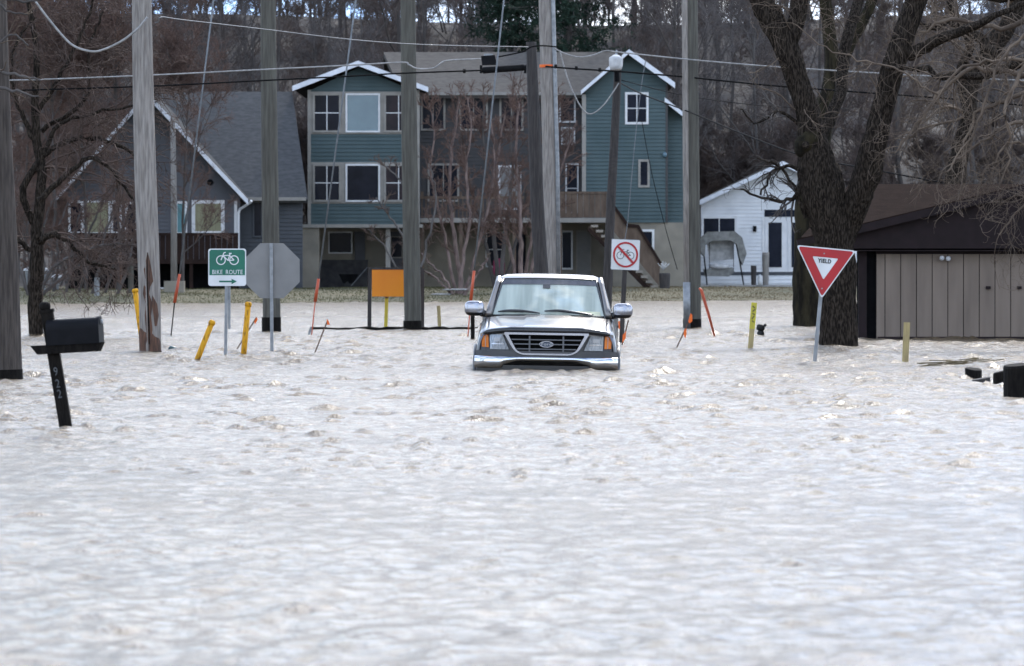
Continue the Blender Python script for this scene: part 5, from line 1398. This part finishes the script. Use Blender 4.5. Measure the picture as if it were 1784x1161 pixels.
YS = WY(568); rs = U(1412, 568, YS)
ST = thing('mossy_tree', (rs.x, YS, 0), 'second thick mossy trunk standing just behind the massive forked tree', 'tree')
m2 = limb([(1413, 600, 64), (1413, 568, 60), (1411, 480, 56), (1410, 400, 54), (1412, 330, 50), (1420, 280, 44), (1435, 200, 34), (1450, 120, 26), (1440, 20, 22), (1430, -60, 18)], YS, 44, .01, 11)
m2b = limb([(1425, 250, 26), (1450, 150, 22), (1480, 80, 20), (1520, 0, 18), (1540, -60, 14)], YS, 24, .01, 12)
bark_tube([m2, m2b], 'trunk', M['bark_moss'], ST, (rs.x, YS, 0), 20, .05, 13)
rg = np.random.default_rng(31)
def twigs(parent, name, m, base, org_, rg, specs, sides=(4, 3, 3)):
    """base: list of (Q, rr) limbs; specs: one dict per level"""
    n = max(len(q) for q, _ in base); P = []; Rr = []
    for q, r_ in base:
        a, b = resample(q, r_, n); P.append(a); Rr.append(b)
    P = np.array(P); Rr = np.array(Rr); allp = []
    for lv, s_ in enumerate(specs):
        P, Rr = spawn(rg, P, Rr, **s_); allp.append((P, Rr, sides[min(lv, len(sides)-1)]))
    return tube_obj(name, allp, m, parent, org_, False)
# twigs of the big trunk: fine, spreading
sub = [(q[12:], r_[12:]) if len(q) > 30 else (q, r_) for q, r_ in (main, lb2, lc2)]
cut = [(main[0][28:], main[1][28:]), (lc2[0][14:], lc2[1][14:]), lb2, la_]
twigs(BT, 'crown', M['twig_near'], cut, org, rg, [
    dict(n_child=9, length=1.2, ang=60, rr=.08, nseg=9, wander=.16, grav=-.03, rmin=.012, curl=.12),
    dict(n_child=4, length=.8, ang=45, rr=.6, nseg=8, wander=.18, grav=-.05, rmin=.006, curl=.2),
    dict(n_child=3, length=.4, ang=45, rr=.6, nseg=6, wander=.22, grav=0, rmin=.0045, curl=.25)])
# low twigs left of the trunk in front of the cottage
low = [limb([(1400, 330, 12), (1370, 350, 7), (1330, 345, 5), (1290, 330, 4)], YT, 14, .02, 41), limb([(1402, 300, 12), (1375, 290, 7), (1345, 300, 5), (1325, 340, 4)], YT, 14, .02, 42),
       limb([(1405, 380, 10), (1380, 320, 6), (1350, 285, 5), (1318, 275, 3)], YT, 14, .02, 43), limb([(1400, 230, 8), (1360, 195, 6), (1320, 215, 4), (1290, 190, 3)], YT, 14, .02, 44)]
bark_tube(low, 'branch', M['bark_big'], BT, org, 6, .03, 45)
twigs(BT, 'crown', M['bark_far'], low, org, rg, [
    dict(n_child=13, length=.7, ang=45, rr=.5, nseg=8, wander=.15, grav=-.06, rmin=.0065, curl=.1),
    dict(n_child=4, length=.35, ang=42, rr=.6, nseg=6, wander=.18, grav=-.04, rmin=.0045, curl=.1)])

# tree behind the garage whose drooping curly branches hang over the right side
YR = 116.0; rr0 = U(1664, 560, YR)
RT = thing('drooping_tree', (rr0.x, YR, 0), 'leafless tree behind the garage with tangled drooping curly branches', 'tree')
orr = (rr0.x, YR, 0)
t1 = limb([(1664, 600, 46), (1662, 400, 38), (1664, 310, 34), (1676, 250, 32), (1688, 200, 28), (1692, 150, 26), (1720, 100, 34), (1745, 60, 34), (1770, 20, 30), (1790, -60, 26)], YR, 44, .01, 21)
t2 = limb([(1690, 190, 22), (1672, 130, 18), (1690, 80, 16), (1660, 20, 14), (1650, -50, 10)], YR, 20, .01, 22)
t3 = limb([(1730, 95, 22), (1700, 60, 18), (1655, 40, 14), (1620, 50, 9), (1590, 30, 6)], YR-2, 20, .02, 23)
t4 = limb([(1640, 130, 10), (1600, 230, 13), (1570, 250, 10), (1630, 190, 14), (1665, 120, 12), (1705, 60, 10)][3:], YR-3, 16, .02, 24)
bark_tube([t1, t2, t3], 'trunk', M['bark_big'], RT, orr, 16, .05, 25)
# hanging branches closer to the camera (in front of the garage)
YH = 92.0
hang = [limb([(1850, 90, 22), (1780, 110, 18), (1710, 130, 15), (1650, 135, 13), (1600, 120, 9), (1540, 118, 5)], YH, 20, .03, 51),
        limb([(1850, 130, 20), (1760, 128, 14), (1690, 125, 11), (1640, 160, 9), (1605, 210, 8), (1565, 260, 5)], YH-1, 20, .03, 52),
        limb([(1850, 20, 18), (1780, 40, 14), (1720, 50, 12), (1670, 30, 10), (1610, 50, 6), (1585, 90, 4)], YH+1, 20, .03, 53),
        limb([(1850, 200, 14), (1790, 210, 11), (1740, 230, 9), (1690, 260, 6), (1650, 300, 4)], YH-2, 18, .03, 54),
        limb([(1850, 170, 18), (1800, 160, 14), (1750, 180, 12), (1700, 200, 7), (1680, 250, 5)], YH, 18, .03, 55),
        limb([(1850, -20, 18), (1770, -10, 14), (1700, 0, 10), (1640, -20, 7), (1560, 0, 4)], YH+2, 18, .03, 56),
        limb([(1850, 60, 16), (1800, 90, 12), (1770, 140, 10), (1750, 200, 8), (1760, 270, 5), (1740, 330, 4)], YH-3, 18, .03, 57)]
hr = U(1850, 100, YH)
HT = thing('curly_tree', (hr.x, YH, 0), 'pale curly twigs of a tree outside the right edge, hanging before the garage', 'tree')
oh = (hr.x, YH, 0)
tr_ = limb([(1880, 640, 70), (1880, 300, 60), (1870, 120, 50), (1860, 0, 40), (1850, -80, 30)], YH, 20, .02, 58)
bark_tube([tr_], 'trunk', M['bark_big'], HT, oh, 16, .05, 59)
bark_tube([hang[0], hang[5]], 'branch', M['bark_big'], HT, oh, 8, .08, 60)
pale = [limb([(1850, 112, 10), (1760, 106, 8), (1700, 110, 7), (1655, 135, 6.5), (1625, 180, 6), (1590, 225, 5), (1558, 268, 3)], YH-2, 26, .02, 90),
        limb([(1640, 165, 6), (1605, 150, 5.5), (1565, 122, 5), (1510, 108, 4), (1440, 84, 3), (1380, 40, 2)], YH-2, 26, .02, 91),
        limb([(1850, 300, 8), (1800, 260, 7), (1760, 250, 6), (1720, 290, 5), (1700, 350, 3)], YH-2, 20, .02, 92),
        limb([(1850, 40, 9), (1790, 60, 8), (1740, 110, 7), (1715, 180, 6), (1690, 240, 5), (1650, 290, 3)], YH-3, 24, .02, 93),
        limb([(1850, 330, 7), (1810, 340, 6), (1770, 370, 5), (1740, 410, 3)], YH-3, 16, .02, 94)]
bark_tube([(q_, r2*.7) for q_, r2 in hang[1:5]+hang[6:]+pale], 'branch', M['twig_near'], HT, oh, 7, .06, 95)
hang = hang+pale
rg = np.random.default_rng(77)
twigs(HT, 'crown', M['twig_near'], hang, oh, rg, [
    dict(n_child=12, length=1.15, ang=62, rr=.26, nseg=12, wander=.11, grav=-.09, rmin=.0065, curl=.14, lenpow=.25),
    dict(n_child=4, length=.75, ang=50, rr=.6, nseg=10, wander=.13, grav=-.10, rmin=.0048, curl=.24, lenpow=.3),
    dict(n_child=2, length=.34, ang=50, rr=.7, nseg=8, wander=.14, grav=-.06, rmin=.0038, curl=.32, lenpow=.3)])
twigs(RT, 'crown', M['twig_near'], [t1, t2, t3], orr, rg, [
    dict(n_child=11, length=2.2, ang=65, rr=.2, nseg=10, wander=.14, grav=-.04, rmin=.014, curl=.08, t0=.4),
    dict(n_child=6, length=1.1, ang=48, rr=.6, nseg=8, wander=.15, grav=-.05, rmin=.009, curl=.14),
    dict(n_child=4, length=.5, ang=45, rr=.7, nseg=6, wander=.17, grav=-.03, rmin=.006, curl=.2)])

# left tree in the water, trunk seen behind the mailbox
YF = WY(586); rf = U(61, 586, YF)
FT = thing('arching_tree', (rf.x, YF, 0), 'dark leafless tree with arching low branches behind the mailbox', 'tree')
of = (rf.x, YF, 0)
f1 = limb([(61, 600, 30), (61, 586, 26), (63, 520, 25), (64, 450, 23), (66, 380, 20), (72, 300, 17), (60, 200, 14), (64, 100, 11), (50, 0, 8), (40, -60, 6)], YF, 40, .015, 61)
fl_ = [limb([(66, 400, 12), (40, 330, 12), (80, 270, 11), (120, 247, 10), (175, 243, 8), (220, 262, 6), (250, 300, 4)], YF, 24, .02, 62),
       limb([(66, 420, 14), (100, 410, 10), (135, 440, 8), (160, 460, 6), (200, 468, 4)], YF-1, 20, .02, 63),
       limb([(68, 350, 12), (110, 310, 9), (160, 275, 8), (205, 315, 6), (232, 350, 4)], YF-1, 20, .02, 64),
       limb([(66, 300, 10), (100, 220, 7), (160, 200, 6), (225, 185, 4), (270, 160, 3)], YF, 20, .02, 65),
       limb([(64, 250, 10), (30, 180, 7), (20, 100, 5), (60, 30, 4)], YF, 20, .02, 66),
       limb([(64, 200, 9), (110, 120, 7), (150, 40, 5), (170, -40, 4)], YF, 20, .02, 67),
       limb([(66, 440, 10), (30, 420, 8), (-10, 380, 6), (-40, 300, 4)], YF, 20, .02, 68),
       limb([(72, 230, 9), (150, 170, 7), (155, 90, 5), (180, 20, 4)], YF+1, 20, .02, 69)]
bark_tube([f1], 'trunk', M['bark_big'], FT, of, 14, .05, 70)
bark_tube(fl_, 'branch', M['bark_big'], FT, of, 7, .06, 71)
rg = np.random.default_rng(5)
twigs(FT, 'crown', M['twig_near_left'], fl_, of, rg, [
    dict(n_child=24, length=1.3, ang=50, rr=.4, nseg=9, wander=.13, grav=-.04, rmin=.010, curl=.07, lenpow=.3),
    dict(n_child=5, length=.8, ang=45, rr=.6, nseg=7, wander=.15, grav=-.03, rmin=.008, curl=.1),
    dict(n_child=4, length=.42, ang=42, rr=.7, nseg=5, wander=.16, grav=0, rmin=.006, curl=.1)])
# nearer twigs entering from the upper left
YN = 66.0; rn = U(-60, 200, YN)
NT = thing('overhanging_tree', (rn.x, YN, 0), 'branch tips reaching in from a tree outside the upper left corner', 'tree')
on = (rn.x, YN, 0)
nl_ = [limb([(-80, 90, 16), (-30, 110, 9), (10, 128, 6), (45, 133, 5), (70, 141, 3)], YN, 16, .01, 81),
       limb([(-80, 130, 14), (-20, 145, 8), (30, 160, 5), (70, 170, 3)], YN, 16, .01, 82),
       limb([(-80, -20, 12), (-20, -8, 7), (40, 2, 5), (90, -3, 3)], YN, 16, .01, 83),
       limb([(-80, 30, 10), (-10, 5, 6), (10, 18, 4), (48, 26, 3)], YN, 16, .01, 84),
       limb([(-80, 60, 10), (-20, 90, 5), (20, 60, 4), (50, 80, 3)], YN, 16, .01, 85)]
tn = limb([(-100, 800, 60), (-95, 400, 56), (-90, 100, 46), (-80, -60, 40)], YN, 20, .01, 86)
bark_tube([tn], 'trunk', M['bark_big'], NT, on, 14, .05, 87)
bark_tube(nl_, 'branch', M['bark_far'], NT, on, 6, .05, 88)
twigs(NT, 'crown', M['twig_near'], nl_, on, np.random.default_rng(9), [
    dict(n_child=7, length=.4, ang=45, rr=.5, nseg=7, wander=.15, grav=.03, rmin=.004, curl=.1),
    dict(n_child=3, length=.2, ang=45, rr=.6, nseg=5, wander=.17, grav=.03, rmin=.003, curl=.1)])

# birch clump in front of the green house and reddish shrub crowns
def clump(name, pxs, Y, label, cat, mtr, mtw, seed, nt=10, tl=1.1, tg=.05):
    rg = np.random.default_rng(seed); b = U(pxs[0][0][0], pxs[0][0][1], Y); zb = float(gz(b.x, Y))
    r_ = thing(name, (b.x, Y, zb), label, cat); oo_ = (b.x, Y, zb)
    ls = [limb(p, Y+rg.uniform(-.6, .6), 22, .02, seed+k) for k, p in enumerate(pxs)]
    bark_tube(ls, 'trunk', M[mtr], r_, oo_, 8, .05, seed)
    twigs(r_, 'crown', M[mtw], ls, oo_, rg, [
        dict(n_child=nt, length=tl, ang=38, rr=.35, nseg=8, wander=.12, grav=tg, rmin=.018, t0=.25, lenpow=.4),
        dict(n_child=5, length=tl*.5, ang=38, rr=.6, nseg=6, wander=.14, grav=tg, rmin=.014),
        dict(n_child=4, length=tl*.28, ang=38, rr=.7, nseg=4, wander=.16, grav=tg, rmin=.010)])
clump('river_birch', [[(802, 530, 10.5), (800, 470, 8.1), (790, 400, 6.8), (783, 320, 5.6), (790, 240, 4.3), (800, 170, 2.5)],
                [(800, 525, 7.4), (806, 450, 5.6), (818, 380, 5.0), (812, 300, 4.3), (822, 230, 3.1), (815, 170, 1.9)],
                [(797, 525, 6.2), (780, 440, 5.0), (765, 370, 4.3), (750, 300, 3.7), (757, 230, 2.5), (748, 180, 1.9)],
                [(804, 525, 6.2), (830, 440, 5.0), (850, 360, 4.3), (862, 280, 3.1), (855, 210, 2.5)]], 190, 'pinkish multi-stemmed birch clump left of the pickup roof', 'tree', 'bark_birch', 'twig_red', 101, 26, 1.0)
clump('river_birch', [[(905, 530, 9.6), (908, 440, 7.8), (905, 350, 6.6), (898, 260, 4.8), (905, 180, 3.0)],
                [(903, 525, 7.2), (890, 440, 5.4), (872, 370, 4.8), (866, 290, 3.6), (880, 200, 2.4)],
                [(910, 520, 7.2), (935, 430, 5.4), (962, 350, 4.8), (985, 270, 3.6), (1005, 210, 2.4)],
                [(910, 520, 7.2), (925, 420, 4.8), (950, 320, 4.2), (962, 240, 3.0), (975, 180, 1.8)]], 194, 'reddish multi-stemmed tree before the deck, behind the black pole', 'tree', 'bark_birch', 'twig_red', 111, 30, 1.2)
clump('shrub', [[(868, 520, 8), (862, 420, 7), (850, 320, 5), (842, 230, 4), (846, 165, 3)], [(870, 520, 8), (880, 400, 7), (893, 300, 5), (890, 220, 4), (905, 165, 3)],
                [(866, 520, 7), (840, 400, 5), (815, 300, 4), (800, 220, 3)], [(872, 520, 7), (905, 400, 5), (925, 300, 4), (950, 230, 3)]], 197, 'dense purple-brown leafless shrub in front of the main wall', 'shrub', 'bark_far', 'twig_red', 121, 24, 1.2)
clump('sapling', [[(728, 520, 7), (726, 440, 6), (716, 380, 4), (700, 320, 3), (672, 290, 2)], [(727, 500, 5), (712, 430, 4), (680, 380, 3), (655, 345, 2)], [(728, 490, 5), (745, 420, 4), (760, 350, 3), (750, 290, 2)],
                  [(728, 505, 5), (700, 480, 4), (670, 430, 3), (640, 400, 2)]], 188, 'grey leafless sapling behind the pole at the orange panel', 'tree', 'bark_far_light', 'twig_near_left', 131, 7, .8)
clump('sapling', [[(797, 525, 5), (770, 480, 4), (745, 455, 3), (733, 440, 2)], [(793, 520, 5), (775, 500, 4), (750, 478, 3), (735, 470, 2)], [(806, 520, 5), (830, 480, 4), (850, 450, 3)]], 188.5, 'low pale twigs spreading at the foot of the birch clump', 'shrub', 'bark_birch', 'twig_near', 141, 5, .5)
clump('shrub', [[(20+k*22, 540, 6), (28+k*24, 470, 5), (20+k*27, 410, 4), (30+k*30, 350, 3)] for k in range(9)], 184, 'low red-brown brush in front of the grey house deck', 'shrub', 'bark_far', 'twig_red', 151, 15, 1.1, .02)
clump('shrub', [[(60, 540, 7), (90, 470, 6), (140, 440, 5), (200, 425, 4), (250, 430, 3)], [(60, 530, 7), (100, 490, 6), (150, 460, 4), (210, 450, 3)], [(55, 540, 6), (30, 450, 5), (10, 370, 4), (20, 300, 3)]], 181, 'arched brown brush beside the arching tree trunk', 'shrub', 'bark_far', 'twig_brown', 161, 20, 1.0, -.02)

# ------------------------------------------------------------------ grass along the shore
rg = np.random.default_rng(12)
def grass(name, px0, px1, m, n, lab):
    x = rg.uniform((px0-CX)/F_PX*196, (px1-CX)/F_PX*196, n); d = rg.uniform(-.3, 18, n)
    y = shore(x)+d; ok = y < 205; x, y = x[ok], y[ok]; n = len(x); z = gz(x, y)
    h = rg.uniform(.02, .07, n); a = rg.uniform(0, 6.28, n); wd = .018
    p = np.stack([x, y, z-.01], 1); s_ = np.stack([np.cos(a)*wd, np.sin(a)*wd, 0*a], 1); t = p+np.stack([rg.normal(0, .03, n), rg.normal(0, .03, n), h], 1)
    V = np.stack([p-s_, p+s_, t], 1).reshape(-1, 3)
    o = bpy.data.objects.new(name, np_mesh(name, V, np.arange(len(V)).reshape(-1, 3), M[m], False)); put(o)
    return tag(o, lab, 'grass', kind='stuff')
grass('grass', -150, 1010, 'grass_blade', 26000, 'strip of dull green-brown grass on the far bank')
grass('grass', 1010, 1800, 'grass_dry', 20000, 'strip of dry tan grass on the far bank at right')
# pale stones and debris on the bank
for i, (x, y, w_, h_, lab) in enumerate([(770, 521, 40, 5, 'pale flat slab lying on the bank left of the birch foot'), (800, 505, 60, 4, 'long pale edging board behind the birch foot'), (283, 518, 26, 8, 'small grey heap on the bank right of the concrete block')]):
    Y = 189; c = U(x, y, Y); single(MB().sq((c.x, Y, max(c.z, float(gz(c.x, Y)))), (w_/2/sc(Y), .3, h_/2/sc(Y)), .8, 12, 8), 'flat_stone', M['concrete'], c, lab, 'stone', smooth=True)
